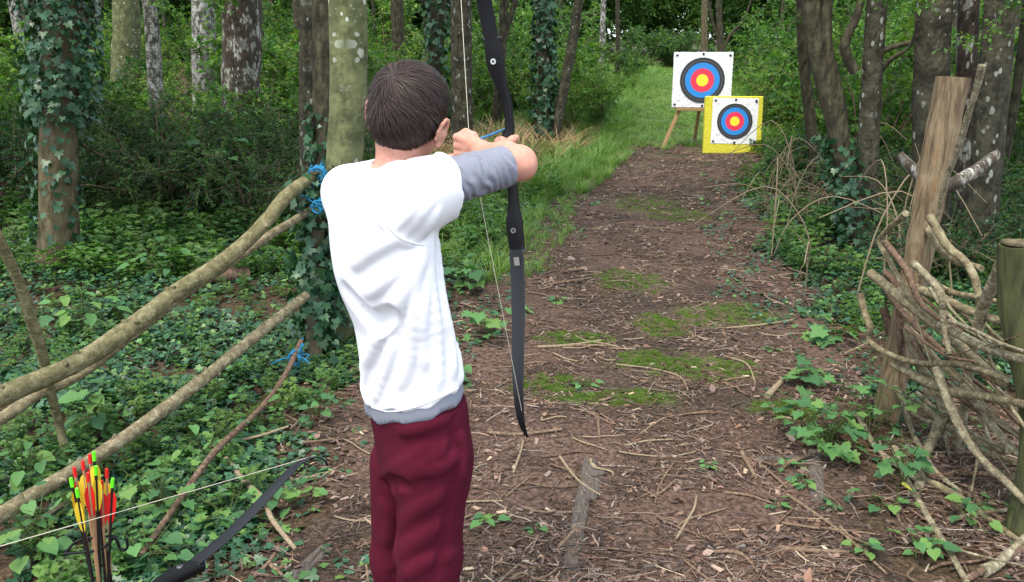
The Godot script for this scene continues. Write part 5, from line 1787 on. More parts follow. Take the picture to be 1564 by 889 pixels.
func build_plants() -> void:
	rng.seed = 121
	var greens := []
	for c in [Color(0.08, 0.2, 0.06), Color(0.1, 0.24, 0.07), Color(0.055, 0.15, 0.055), Color(0.13, 0.25, 0.06)]:
		var m := leaf_mat(0.6, Color(0.45, 0.65, 0.22))
		m.vertex_color_use_as_albedo = false
		m.albedo_texture = noise_tex(128, 0.06, 3, 300, ramp([[0.0, c.r * 0.75, c.g * 0.75, c.b * 0.75], [1.0, c.r * 1.15, c.g * 1.1, c.b * 1.1]]))
		m.uv1_triplanar = true
		m.uv1_scale = Vector3(3, 3, 3)
		greens.append(m)
	var yellow := [plain(Color(0.36, 0.33, 0.035), 0.5)]
	var bluish := [greens[2], greens[0]]
	for q in [
		["lobed_seedling", "tall clump of lobed green seedlings at the foot of the leaning post", 1262, 690, 0.24, 0.3, 48, "lobe", 0.058],
		["lobed_seedling", "leafy seedling rising against the leaning post's base", 1330, 660, 0.22, 0.24, 30, "lobe", 0.055],
		["lobed_seedling", "dark lobed seedling in front of the post's woven branches", 1378, 742, 0.24, 0.2, 24, "lobe", 0.052],
		["lobed_seedling", "small seedling with few lobed leaves beside the grey stick", 1228, 660, 0.18, 0.22, 20, "lobe", 0.05],
		["lobed_seedling", "sparse seedling on the shaded verge above the moss", 1232, 590, 0.16, 0.18, 16, "lobe", 0.08],
		["lobed_seedling", "seedling spreading on the shaded verge by the dry canes", 1262, 520, 0.16, 0.25, 18, "lobe", 0.09],
		["round_leaved_herb", "patch of round bright leaves under the woven fence", 1404, 850, 0.09, 0.11, 14, "heart", 0.05],
		["round_leaved_herb", "few round leaves sprouting between two fence branches", 1352, 780, 0.07, 0.12, 9, "heart", 0.045],
		["round_leaved_herb", "little round-leaved sprouts by the sunk dark board", 1226, 735, 0.04, 0.1, 7, "heart", 0.036],
		["round_leaved_herb", "single-stemmed round-leaved sprout before the fence", 1318, 840, 0.06, 0.1, 7, "heart", 0.04],
		["round_leaved_herb", "round-leaved herb behind the mossy post", 1480, 800, 0.12, 0.12, 12, "heart", 0.05],
		["round_leaved_herb", "round-leaved sprouts at the edge of the leaf litter", 1265, 780, 0.05, 0.08, 6, "heart", 0.035],
		["round_leaved_herb", "tiny green seedling near the half-buried board", 818, 815, 0.03, 0.05, 6, "heart", 0.03],
		["round_leaved_herb", "small herb beside the archer's leg", 742, 798, 0.05, 0.08, 10, "heart", 0.042],
		["round_leaved_herb", "tiny herb on bare soil in the middle of the ride", 1078, 718, 0.03, 0.06, 8, "heart", 0.03],
		["round_leaved_herb", "sprig of leaves near the lower bow tip", 886, 600, 0.05, 0.1, 9, "heart", 0.045],
		["nettle", "tall broad-leaved herb between the upright and the lowest rail", 160, 668, 0.34, 0.12, 22, "heart", 0.07],
		["nettle", "broad-leaved herb behind the ground quiver", 250, 790, 0.2, 0.2, 34, "lobe", 0.052],
		["nettle", "sprawling leafy herb at the foot of the ground quiver", 60, 850, 0.2, 0.24, 36, "heart", 0.055],
		["nettle", "leafy herb between the brown pole and the quiver", 225, 860, 0.14, 0.22, 32, "heart", 0.048],
		["nettle", "leafy herb crowding the lowest rail", 310, 700, 0.2, 0.24, 34, "oval", 0.06],
		["nettle", "glossy herb beneath the spare bow's string", 350, 800, 0.12, 0.2, 26, "lobe", 0.046],
		["nettle", "young leafy herb beside the kinked branch", 445, 770, 0.1, 0.14, 16, "heart", 0.05],
		["nettle", "broad herb at the fence's upright foot", 40, 740, 0.26, 0.24, 34, "oval", 0.07],
		["nettle", "fresh herb below the blue rope knot", 480, 640, 0.16, 0.2, 26, "heart", 0.046],
		["nettle", "light green herb between archer and ride edge", 745, 520, 0.18, 0.18, 22, "lobe", 0.07],
		["nettle", "leafy herb on the ride edge behind the archer's elbow", 715, 440, 0.25, 0.22, 24, "lobe", 0.085],
		["nettle", "sprig of pointed leaves at the lowest rail's cut end", 500, 480, 0.3, 0.16, 16, "oval", 0.09],
		["nettle", "low herb beside the path under the lower bow limb", 700, 590, 0.12, 0.16, 18, "heart", 0.055],
		["nettle", "broad-leaved sapling shoots in the shade under the birch", 255, 250, 0.7, 0.5, 30, "heart", 0.16],
		["nettle", "tall shoots with pale leaves before the thick dark tree", 345, 330, 0.9, 0.4, 26, "heart", 0.13],
		["nettle", "ferny herb in the hollow behind the top rail", 255, 430, 0.3, 0.35, 24, "oval", 0.11],
		["nettle", "shaded herb under the ivy-wrapped tree", 130, 500, 0.25, 0.3, 24, "oval", 0.09]]:
		var m: Mesh = {"lobe": lobe_leaf, "heart": heart_leaf, "oval": oval_leaf}[q[7]]
		plant(q[0], q[1], on_ground(q[2], q[3]), q[4], q[5], q[6], m, q[8], greens if rng.randf() < 0.7 else bluish)
	rng.seed = 141
	for k in 34:
		var d := 2.6 + 8.0 * pow(rng.randf(), 1.3)
		var x: float = path_c(-d) + path_w(-d) * (rnd(0.55, 0.98) if k % 2 else rnd(-0.98, -0.45))
		if d < 3.2 and x < 0.1:
			continue
		plant("small_weed", "tiny green weed sprouting from the bare ride", Vector3(x, gh(x, -d), -d), rnd(0.03, 0.07), 0.08, 6, heart_leaf if k % 3 else lobe_leaf, rnd(0.03, 0.048), greens)
		get_child(get_child_count() - 1).set_meta("group", "tiny weeds on the ride")
	plant("yellowing_leaf_sprig", "yellowed drooping leaf hanging by the pale rod", on_ground(1368, 770), 0.15, 0.03, 1, oval_leaf, 0.06, yellow)

# ---------------------------------------------------------------- the archer
static func smin(a: float, b: float, k: float) -> float:
	var h := maxf(k - absf(a - b), 0.0) / k
	return minf(a, b) - h * h * k * 0.25

class Field:
	var ca := PackedVector3Array()
	var cb := PackedVector3Array()
	var ra := PackedFloat32Array()
	var rb := PackedFloat32Array()
	var ck := PackedFloat32Array()
	var cut_n := PackedVector3Array()   # per capsule: its far end is cut square to this direction (zero: round)
	var wave := PackedFloat32Array()    # per capsule: depth of the crumple rings
	var rows := []                      # stacked ellipses: [y, cx, cz, a, b]
	var rt := Vector3.RIGHT
	var fw := Vector3.FORWARD
	var ells := []                      # [inverse transform, radii, blend]
	var folds := []                     # [a, b, radius, +1 ridge or -1 groove, blend]
	var planes := []                    # [normal, offset]: keep where dot < offset
	var holes := []                     # [a, b, radius, blend]
	var noise: FastNoiseLite
	var tab := PackedFloat32Array()
	var y0 := 0.0
	var y1 := 0.0
	var near := PackedInt32Array()
	var near_folds := []
	func focus(c: Vector3, reach: float) -> void:   # keep to what can matter within reach of c
		near.clear()
		near_folds.clear()
		var best := 1e9
		var ds := PackedFloat32Array()
		for i in ca.size():
			var ab := cb[i] - ca[i]
			var ap := c - ca[i]
			var dd := (ap - ab * clampf(ap.dot(ab) / ab.length_squared(), 0.0, 1.0)).length() - maxf(ra[i], rb[i])
			ds.append(dd)
			best = minf(best, dd)
		for i in ca.size():
			if ds[i] < reach + 0.06 or ds[i] < best + reach * 2.0 + 0.06:
				near.append(i)
		for e in folds:
			var ab: Vector3 = e[1] - e[0]
			var ap: Vector3 = c - e[0]
			if (ap - ab * clampf(ap.dot(ab) / ab.length_squared(), 0.0, 1.0)).length() - e[2] < reach + 0.03:
				near_folds.append(e)
	func cap(a: Vector3, b: Vector3, r0: float, r1: float, k := 0.03, cut := Vector3.ZERO, w := 0.0) -> void:
		ca.append(a); cb.append(b); ra.append(r0); rb.append(r1); ck.append(k); cut_n.append(cut); wave.append(w)
	func chain(pts: Array, rs: Array, k := 0.015) -> void:
		for i in pts.size() - 1:
			cap(pts[i], pts[i + 1], rs[i], rs[i + 1], k)
	func bake() -> void:
		if rows.is_empty():
			return
		y0 = rows[0][0]
		y1 = rows[-1][0]
		var n := int((y1 - y0) / 0.005) + 2
		tab.resize(n * 4)
		for i in n:
			var y := y0 + i * 0.005
			var k := 0
			while k < rows.size() - 2 and rows[k + 1][0] < y:
				k += 1
			var t: float = clampf((y - rows[k][0]) / (rows[k + 1][0] - rows[k][0]), 0, 1)
			for c in 4:
				tab[i * 4 + c] = cubic_interpolate(rows[k][c + 1], rows[k + 1][c + 1], rows[maxi(k - 1, 0)][c + 1], rows[mini(k + 2, rows.size() - 1)][c + 1], t)
	func column(p: Vector3) -> float:
		var y := clampf(p.y, y0, y1)
		var f := (y - y0) / 0.005
		var i := mini(int(f), tab.size() / 4 - 2)
		f -= i
		i *= 4
		var q := p - Vector3(lerpf(tab[i], tab[i + 4], f), 0, lerpf(tab[i + 1], tab[i + 5], f))
		var a := lerpf(tab[i + 2], tab[i + 6], f)
		var b := lerpf(tab[i + 3], tab[i + 7], f)
		var u := q.dot(rt) / a
		var v := q.dot(fw) / b
		var l := sqrt(u * u + v * v)
		var g := sqrt(u * u / (a * a) + v * v / (b * b))
		var d := (l - 1.0) * minf(a, b) if g < 0.001 else (l - 1.0) * l / g
		var o := absf(p.y - y)
		if o > 0.0:
			d = sqrt(maxf(d, 0.0) * maxf(d, 0.0) + o * o) if d > 0.0 else maxf(d, o)
		return d
	func d(p: Vector3) -> float:
		var r := 10.0
		if tab.size():
			r = column(p)
		for e in ells:
			var q: Vector3 = e[0] * p
			var s: Vector3 = q / e[1]
			var l := s.length()
			var g: float = (s / e[1]).length()
			var dd: float = (l - 1.0) * 0.05 if g < 0.0001 else (l - 1.0) * l / g
			var h: float = maxf(e[2] - absf(r - dd), 0.0) / e[2]
			r = minf(r, dd) - h * h * e[2] * 0.25
		for i in near:
			var ab := cb[i] - ca[i]
			var ap := p - ca[i]
			var t := clampf(ap.dot(ab) / ab.length_squared(), 0.0, 1.0)
			var off := ap - ab * t
			var rad := lerpf(ra[i], rb[i], t)
			if wave[i] > 0.0:
				var s := t * ab.length()
				rad += wave[i] * (sin(s * 300.0 + 7.0 * off.normalized().y + 9.0 * noise.get_noise_3d(p.x * 45.0, p.y * 45.0, p.z * 45.0)) * (0.55 + 0.9 * noise.get_noise_3d(p.z * 25.0, p.x * 25.0, p.y * 25.0)) + 0.7 * noise.get_noise_3d(p.x * 70.0, p.y * 40.0, p.z * 70.0))
			var dd := off.length() - rad
			if cut_n[i] != Vector3.ZERO:
				dd = maxf(dd, (p - cb[i]).dot(cut_n[i]))
			var h := maxf(ck[i] - absf(r - dd), 0.0) / ck[i]
			r = minf(r, dd) - h * h * ck[i] * 0.25
		if absf(r) < 0.04:
			for e in near_folds:
				var ab: Vector3 = e[1] - e[0]
				var ap: Vector3 = p - e[0]
				var dd: float = (ap - ab * clampf(ap.dot(ab) / ab.length_squared(), 0.0, 1.0)).length() - e[2]
				if e[3] > 0.0:
					var h: float = maxf(e[4] - absf(r - dd), 0.0) / e[4]
					r = minf(r, dd) - h * h * e[4] * 0.25
				else:
					var h: float = maxf(e[4] - absf(r + dd), 0.0) / e[4]
					r = maxf(r, -dd) + h * h * e[4] * 0.25
		for e in holes:
			var ab: Vector3 = e[1] - e[0]
			var ap: Vector3 = p - e[0]
			var dd: float = (ap - ab * clampf(ap.dot(ab) / ab.length_squared(), 0.0, 1.0)).length() - e[2]
			r = maxf(r, -dd)
		for e in planes:
			var pl: float = p.dot(e[0]) - e[1] + 0.012 * noise.get_noise_2d(p.x * 55.0, p.z * 55.0)
			var h := maxf(0.014 - absf(r - pl), 0.0) / 0.014
			r = maxf(r, pl) + h * h * 0.014 * 0.25
		return r

# meshes the surface of f inside a box as surface nets, into b
func net(b: Shape, f: Field, lo: Vector3, hi: Vector3, cell: float, col := Color.WHITE) -> void:
	var nx := int(ceil((hi.x - lo.x) / cell)) + 1
	var ny := int(ceil((hi.y - lo.y) / cell)) + 1
	var nz := int(ceil((hi.z - lo.z) / cell)) + 1
	var val := PackedFloat32Array()
	val.resize(nx * ny * nz)
	val.fill(9.0)
	var bs := 5
	for bz in range(0, nz, bs):
		for by in range(0, ny, bs):
			for bx in range(0, nx, bs):
				var c := lo + Vector3(bx + bs * 0.5, by + bs * 0.5, bz + bs * 0.5) * cell
				f.focus(c, cell * bs)
				var dc := f.d(c)
				if absf(dc) > cell * bs * 1.15 + 0.008:
					var s := 9.0 if dc > 0.0 else -9.0
					if s > 0.0:
						continue
					for z in range(bz, mini(bz + bs, nz)):
						for y in range(by, mini(by + bs, ny)):
							for x in range(bx, mini(bx + bs, nx)):
								val[(z * ny + y) * nx + x] = s
					continue
				for z in range(bz, mini(bz + bs, nz)):
					for y in range(by, mini(by + bs, ny)):
						for x in range(bx, mini(bx + bs, nx)):
							val[(z * ny + y) * nx + x] = f.d(lo + Vector3(x, y, z) * cell)
	var at_cell := {}
	var sx := 1
	var sy := nx
	var sz := nx * ny
	var corners := [0, sx, sy, sx + sy, sz, sx + sz, sy + sz, sx + sy + sz]
	var edges := [[0, 1], [2, 3], [4, 5], [6, 7], [0, 2], [1, 3], [4, 6], [5, 7], [0, 4], [1, 5], [2, 6], [3, 7]]
	for z in nz - 1:
		for y in ny - 1:
			for x in nx - 1:
				var i := (z * ny + y) * nx + x
				var inside := 0
				for k in 8:
					if val[i + corners[k]] < 0.0:
						inside += 1
				if inside == 0 or inside == 8:
					continue
				var sum := Vector3.ZERO
				var n := 0
				for e in edges:
					var a := val[i + corners[e[0]]]
					var d := val[i + corners[e[1]]]
					if (a < 0.0) == (d < 0.0):
						continue
					a = clampf(a, -cell * 2.0, cell * 2.0)
					d = clampf(d, -cell * 2.0, cell * 2.0)
					var t := a / (a - d)
					var p0 := Vector3(e[0] & 1, (e[0] >> 1) & 1, e[0] >> 2)
					var p1 := Vector3(e[1] & 1, (e[1] >> 1) & 1, e[1] >> 2)
					sum += p0.lerp(p1, t)
					n += 1
				var p := lo + (Vector3(x, y, z) + sum / n) * cell
				var c0 := clampf(val[i], -0.1, 0.1)
				var c1 := clampf(val[i + sx], -0.1, 0.1)
				var c2 := clampf(val[i + sy], -0.1, 0.1)
				var c3 := clampf(val[i + sx + sy], -0.1, 0.1)
				var c4 := clampf(val[i + sz], -0.1, 0.1)
				var c5 := clampf(val[i + sx + sz], -0.1, 0.1)
				var c6 := clampf(val[i + sy + sz], -0.1, 0.1)
				var c7 := clampf(val[i + sx + sy + sz], -0.1, 0.1)
				var g := Vector3(c1 + c3 + c5 + c7 - c0 - c2 - c4 - c6, c2 + c3 + c6 + c7 - c0 - c1 - c4 - c5, c4 + c5 + c6 + c7 - c0 - c1 - c2 - c3)
				at_cell[i] = b.vert(p, g.normalized() if g.length_squared() > 1e-12 else Vector3.UP, col)
	for i in at_cell:
		var x: int = i % nx
		var y: int = (i / nx) % ny
		var z: int = i / (nx * ny)
		for ax in 3:
			var s: int = [sx, sy, sz][ax]
			var u: int = [sy, sz, sx][ax]
			var w: int = [sz, sx, sy][ax]
			if (ax == 0 and (y == 0 or z == 0)) or (ax == 1 and (z == 0 or x == 0)) or (ax == 2 and (x == 0 or y == 0)):
				continue
			var a := val[i]
			var d := val[i + s]
			if (a < 0.0) == (d < 0.0):
				continue
			if not (at_cell.has(i - u) and at_cell.has(i - w) and at_cell.has(i - u - w)):
				continue
			var q := [at_cell[i], at_cell[i - u], at_cell[i - u - w], at_cell[i - w]]
			if a < 0.0:
				b.i.append(q[0]); b.i.append(q[3]); b.i.append(q[2])
				b.i.append(q[0]); b.i.append(q[2]); b.i.append(q[1])
			else:
				b.i.append(q[0]); b.i.append(q[1]); b.i.append(q[2])
				b.i.append(q[0]); b.i.append(q[2]); b.i.append(q[3])
	for k in range(0, b.i.size(), 3):
		var p := b.v[b.i[k]]
		var nn := (b.v[b.i[k + 2]] - p).cross(b.v[b.i[k + 1]] - p)
		if nn.dot(b.n[b.i[k]] + b.n[b.i[k + 1]] + b.n[b.i[k + 2]]) < 0.0:
			var q := b.i[k + 1]
			b.i[k + 1] = b.i[k + 2]
			b.i[k + 2] = q

# where the sight line through a pixel meets the field, about depth metres off
func touch(f: Field, px: float, py: float) -> Vector3:
	var o := Vector3(0, CAM_H, 0)
	f.focus(o, 100.0)
	var dir := ray(px, py).normalized()
	var t := 1.2
	for k in 60:
		var d := f.d(o + dir * t)
		if absf(d) < 0.0008 or t > 2.6:
			break
		t += d * 0.8
	return o + dir * t

func crease(f: Field, px: Array, r: float, high: float, sign_: float, k: float) -> Array:
	# folds of the cloth, traced over its surface; returned, to be added once all are traced
	var out := []
	var last := Vector3.ZERO
	var line := []
	for q in px:
		line.append(Vector3(q[0], q[1], 0))
	line = smooth_line(line, 2) if px.size() < 3 else smooth_line(line, 5)
	if px.size() == 2:
		line = [line[0], line[0].lerp(line[1], 0.25), line[0].lerp(line[1], 0.5), line[0].lerp(line[1], 0.75), line[1]]
	px = []
	for q in line:
		px.append([q.x, q.y])
	for i in px.size():
		var p := touch(f, px[i][0], px[i][1])
		var e := 0.004
		var n := Vector3(f.d(p + Vector3(e, 0, 0)) - f.d(p - Vector3(e, 0, 0)), f.d(p + Vector3(0, e, 0)) - f.d(p - Vector3(0, e, 0)), f.d(p + Vector3(0, 0, e)) - f.d(p - Vector3(0, 0, e))).normalized()
		var fade := 1.25 * sqrt(sin(PI * clampf(float(i) / (px.size() - 1), 0.02, 0.98))) - 0.25
		p -= n * (r - high * fade) * sign_
		if i > 0 and last.distance_to(p) < 0.3:
			out.append([last, p, r, sign_, k])
		last = p
	return out

const YAW := 0.90
var fw := Vector3(sin(YAW), 0, -cos(YAW))
var rt := Vector3(cos(YAW), 0, sin(YAW))

func ring_rows(list: Array, depth: float, grow: float, ratio: float) -> Array:
	var out := []
	for q in list:
		var c := at((q[1] + q[2]) * 0.5, q[0], depth)
		var zc := depth * cos(PITCH) + (CAM_H - c.y) * sin(PITCH)
		var half: float = (q[2] - q[1]) * 0.5 * zc / FOCAL + grow
		var view := Vector3(c.x, 0, c.z).normalized()
		var perp := Vector3(-view.z, 0, view.x)
		var r: float = q[3] if q.size() > 3 else ratio
		var a := half / sqrt(pow(rt.dot(perp), 2) + pow(r * fw.dot(perp), 2))
		out.append([c.y, c.x, c.z, a, a * r])
	out.sort_custom(func(m, n): return m[0] < n[0])
	return out

func plane_through(a: Vector3, b: Vector3, c: Vector3) -> Array:   # keeps what lies above
	var n := (b - a).cross(c - a).normalized()
	if n.y > 0.0:
		n = -n
	return [n, n.dot(a)]

func build_person() -> void:
	rng.seed = 131
	var D := 1.75
	var foot_r := at(653, 889, 1.69)
	var foot_l := at(612, 889, 1.86)
	var fr := Vector3(foot_r.x - 0.01, gh(foot_r.x, foot_r.z), foot_r.z + 0.01)
	var fl := Vector3(foot_l.x - 0.01, gh(foot_l.x, foot_l.z), foot_l.z)
	var o := thing("person", "archer in a white T-shirt and maroon trousers drawing the black bow", "person", (fr + fl) * 0.5)
	# joints
	var sh_r := at(648, 287, 1.665)
	var el_r := at(792, 249, 1.80)
	var wr_r := at(736, 234, 1.965)
	var kn_r := at(699, 229, 2.0)
	var sh_l := at(532, 292, 1.86)
	var el_l := at(640, 264, 2.14)
	var bw := bow_place
	var wr_l := bw * Vector3(-0.034, -0.015, 0.075)
	var hip_r := at(662, 705, 1.70)
	var hip_l := at(616, 705, 1.83)
	var knee_r := at(654, 850, 1.69)
	var knee_l := at(612, 850, 1.85)
	var head := Transform3D(Basis.from_euler(Vector3(0, 0, 0)), at(627, 166, 1.77))
	head.basis = Basis(Vector3.UP, deg_to_rad(-20.0)) * Basis(Vector3(0, 0, -1), deg_to_rad(12.0)) * Basis(Vector3.RIGHT, deg_to_rad(-6.0))
	var neck0 := at(606, 272, 1.74)
	var neck1 := head * Vector3(0, -0.075, 0.02)
	var upper := [[238, 584, 628, 0.9], [247, 560, 645, 0.75], [258, 535, 660, 0.62], [275, 514, 668], [300, 503, 670], [340, 500, 668], [380, 502, 669], [420, 508, 674], [450, 517, 681], [475, 528, 687], [500, 538, 692], [550, 546, 702], [600, 550, 712], [660, 556, 717]]
	# body: one skin, with finer cells where it shows
	var core := Field.new()
	core.rt = rt; core.fw = fw; core.noise = fine
	core.rows = ring_rows(upper.slice(2) + [[720, 600, 700]], D, -0.03, 0.66)
	core.bake()
	core.cap(sh_r, el_r, 0.043, 0.034, 0.05)
	core.cap(sh_l, el_l, 0.043, 0.034, 0.05)
	core.cap(neck0, neck1, 0.045, 0.039, 0.04)
	core.cap(hip_r, knee_r, 0.068, 0.05, 0.03)
	core.cap(knee_r, fr + Vector3(0, 0.08, 0), 0.048, 0.033, 0.02)
	core.cap(hip_l, knee_l, 0.068, 0.05, 0.02)
	core.cap(knee_l, fl + Vector3(0, 0.08, 0), 0.048, 0.033, 0.02)
	var b := Shape.new()
	net(b, core, Vector3(-0.6, 0.03, -2.25), Vector3(0.12, 1.45, -1.5), 0.012)
	# head
	var f := Field.new()
	f.noise = fine
	var inv := head.affine_inverse()
	f.ells.append([inv.translated(Vector3(0, -0.008, -0.008)), Vector3(0.067, 0.074, 0.087), 0.02])
	f.ells.append([inv.translated(Vector3(0, 0.045, 0.032)), Vector3(0.052, 0.066, 0.064), 0.04])
	f.ells.append([inv.translated(Vector3(0, 0.085, 0.062)), Vector3(0.026, 0.022, 0.026), 0.03])
	f.chain([head * Vector3(0, 0.005, -0.086), head * Vector3(0, -0.03, -0.108), head * Vector3(0, -0.036, -0.1)], [0.009, 0.013, 0.011], 0.015)
	f.cap(head * Vector3(-0.02, -0.066, -0.088), head * Vector3(0.02, -0.066, -0.088), 0.007, 0.007, 0.008)
	f.cap(head * Vector3(-0.03, 0.014, -0.076), head * Vector3(0.03, 0.014, -0.076), 0.011, 0.011, 0.02)
	for s in [-1.0, 1.0]:
		var pts := []
		for k in 9:
			var a := lerpf(-0.5, 4.4, k / 8.0)
			pts.append(head * (Vector3(s * (0.081 + 0.006 * sin(a)), -0.032, 0.008) + Vector3(s * 0.004, 0.03 * sin(a), 0.017 * cos(a) + 0.004)))
		f.chain(pts, [0.0045, 0.0045, 0.0045, 0.0045, 0.0045, 0.005, 0.005, 0.006, 0.007], 0.004)
		f.ells.append([(head * Transform3D(Basis(Vector3.UP, s * 0.35), Vector3(s * 0.078, -0.034, 0.008))).affine_inverse(), Vector3(0.005, 0.026, 0.016), 0.01])
		f.cap(head * Vector3(s * 0.073, -0.04, -0.002), head * Vector3(s * 0.08, -0.036, 0.004), 0.013, 0.009, 0.01)
	f.cap(neck0, neck1, 0.047, 0.0415, 0.03)
	f.cap(neck1, head * Vector3(0, -0.03, 0.03), 0.042, 0.044, 0.03)
	f.cap(neck0 + Vector3(0, -0.01, 0), sh_l + Vector3(0.03, 0.01, 0), 0.035, 0.025, 0.05)
	f.cap(neck0 + Vector3(0, -0.015, 0), sh_r + Vector3(-0.05, 0.0, 0), 0.032, 0.02, 0.04)
	net(b, f, head.origin + Vector3(-0.2, -0.2, -0.16), head.origin + Vector3(0.2, 0.13, 0.2), 0.005)
	# drawing arm and hand
	f = Field.new()
	f.noise = fine
	f.cap(sh_r.lerp(el_r, 0.45), el_r, 0.04, 0.036, 0.02)
	f.cap(el_r, el_r.lerp(wr_r, 0.35), 0.035, 0.038, 0.02)
	f.cap(el_r.lerp(wr_r, 0.35), wr_r, 0.038, 0.026, 0.02)
	f.cap(el_r + Vector3(0.008, -0.002, 0.01), el_r + Vector3(0.012, -0.006, 0.014), 0.026, 0.022, 0.02)
	var pd := (kn_r - wr_r).normalized()
	var away := Vector3(0, 0, -1)
	for y in [0.03, 0.01, -0.01, -0.028]:
		f.cap(wr_r + Vector3(0, y * 0.5, 0), kn_r + Vector3(0, y, 0), 0.017, 0.0112, 0.008)
		var k := kn_r + Vector3(0, y, 0)
		var l: float = 1.0 if absf(y) < 0.02 else 0.86
		f.chain([k, k + (away * 0.8 - pd * 0.1) * 0.034 * l, k + away * 0.036 * l - pd * 0.024 * l, k + away * 0.02 * l - pd * 0.034 * l], [0.0108, 0.0092, 0.0086, 0.008], 0.003)
	f.chain([wr_r + pd * 0.018 + Vector3(0, 0.016, 0), wr_r + pd * 0.026 + Vector3(0, 0.034, -0.014), wr_r + pd * 0.046 + Vector3(0, 0.04, -0.03), wr_r + pd * 0.062 + Vector3(0, 0.034, -0.042)], [0.016, 0.0125, 0.0105, 0.009], 0.008)
	net(b, f, kn_r + Vector3(-0.06, -0.09, -0.08), el_r + Vector3(0.08, 0.09, 0.12), 0.0046)
	# bow arm and hand
	f = Field.new()
	f.noise = fine
	f.cap(sh_l.lerp(el_l, 0.7), el_l, 0.037, 0.035, 0.02)
	f.cap(el_l, wr_l, 0.036, 0.025, 0.02)
	f.cap(wr_l, bw * Vector3(0.0, -0.015, 0.034), 0.026, 0.024, 0.02)
	f.cap(bw * Vector3(0.002, 0.02, 0.034), bw * Vector3(-0.006, -0.05, 0.034), 0.019, 0.019, 0.015)
	var fy := [0.0, -0.02, -0.04, -0.058]
	for k in 4:
		var y: float = fy[k]
		var l: float = [0.95, 1.0, 0.96, 0.82][k]
		f.chain([bw * Vector3(-0.014, y, 0.03), bw * Vector3(-0.03, y, -0.006), bw * Vector3(-0.02 * l, y - 0.002, -0.062), bw * Vector3(0.012 * l, y - 0.003, -0.066)], [0.0115, 0.0105, 0.0095, 0.0085], 0.005)
	f.chain([bw * Vector3(0.012, 0.012, 0.03), bw * Vector3(0.03, 0.022, -0.002), bw * Vector3(0.028, 0.022, -0.034), bw * Vector3(0.016, 0.02, -0.054)], [0.015, 0.012, 0.0105, 0.009], 0.008)
	var lo := bw.origin - Vector3(0.32, 0.15, 0.12)
	net(b, f, lo, Vector3(bw.origin.x + 0.1, bw.origin.y + 0.1, el_l.z + 0.08), 0.005)
	put_world("body", b, M.skin, o)
	for s in [-1.0, 1.0]:
		var e := SphereMesh.new()
		e.radius = 0.0115
		e.height = 0.023
		e.radial_segments = 14
		e.rings = 8
		put("eye", e, M.eye, o).position = head * Vector3(s * 0.031, 0.0, -0.078) - o.position
	# hair: a close cap and the strands that grow from it
	f = Field.new()
	f.noise = fine
	f.ells.append([inv.translated(Vector3(0, -0.011, -0.012)), Vector3(0.0785, 0.0825, 0.096), 0.01])
	f.ells.append([inv.translated(Vector3(0, 0.03, -0.026)), Vector3(0.067, 0.07, 0.068), 0.03])
	var hn := head.basis * Vector3(0, -1.0, -0.95).normalized()
	f.planes.append([hn, hn.dot(head * Vector3(0, -0.086, 0.058))])
	b = Shape.new()
	net(b, f, head.origin - Vector3(0.14, 0.13, 0.14), head.origin + Vector3(0.14, 0.14, 0.14), 0.006, Color(0.02, 0.0125, 0.0105))
	var hair := put_world("hair", b, M.hair, o)
	b = Shape.new()
	f.focus(head.origin, 10.0)
	var whorl := Vector3(-0.2, 0.62, 0.72).normalized()
	for k in 21000:
		var dir := rnd_dir()
		var low := k % 3 == 0
		var size := Vector3(0.067, 0.07, 0.068) if low else Vector3(0.0785, 0.0825, 0.096)
		var p := (Vector3(0, -0.03, 0.026) if low else Vector3(0, 0.011, 0.012)) + dir * size
		if p.y + 0.95 * p.z < -0.086 + 0.95 * 0.058 + 0.022 * pow(rng.randf(), 2.0) - 0.006:
			continue
		if low and (dir.y > 0.55 * rng.randf() + 0.1 or dir.z < -0.2):
			continue
		var nrm := (dir / size).normalized()
		for s in 3:
			p -= nrm * (f.d(head * p) + 0.0008)
		var from := dir - whorl
		var swirl := nrm.cross(from).normalized() * 0.55
		var flow := (from - nrm * from.dot(nrm)).normalized() + swirl * exp(-from.length() * 2.0) + rnd_dir() * 0.28
		flow = (flow - nrm * flow.dot(nrm)).normalized()
		var top := clampf(dir.y + 0.35, 0.0, 1.0)
		var long := lerpf(0.016, 0.04, top) * rnd(0.7, 1.2)
		var lift := lerpf(0.08, 0.34, top) * rnd(0.5, 1.2)
		var side := nrm.cross(flow).normalized()
		var w := rnd(0.0004, 0.0009)
		var col := Color(0.03, 0.0175, 0.0145) * rnd(0.45, 1.5)
		if rng.randf() < 0.1:
			col = Color(0.075, 0.047, 0.038)
		var last := head * p
		for s in 3:
			var t := (s + 1) / 3.0
			var q := p + flow * long * t + nrm * (long * lift * (t - 0.55 * t * t) * 1.3)
			# follow the skull's curve
			q -= nrm * long * long * t * t * 4.5
			var g := head * q
			var sd := head.basis * side * w
			var w1 := 1.0 - s / 3.4
			var w2 := 1.0 - (s + 1) / 3.2
			var face := head.basis * nrm
			var i0 := b.vert(last - sd * w1, face, col)
			b.vert(last + sd * w1, face, col)
			b.vert(g + sd * w2, face, col)
			b.vert(g - sd * w2, face, col)
			b.i.append(i0); b.i.append(i0 + 2); b.i.append(i0 + 3)
			b.i.append(i0); b.i.append(i0 + 1); b.i.append(i0 + 2)
			last = g
	put_world("strands", b, M.hair, o)
	# trousers
	f = Field.new()
	f.noise = fine
	f.rt = rt; f.fw = fw
	f.rows = ring_rows([[600, 560, 711], [620, 561, 715], [650, 566, 717], [680, 571, 716], [705, 577, 714], [728, 584, 708]], D, -0.002, 0.72)
	f.bake()
	f.cap(hip_r, knee_r, 0.084, 0.077, 0.045)
	f.cap(knee_r, fr + Vector3(0, 0.07, 0), 0.077, 0.056, 0.03)
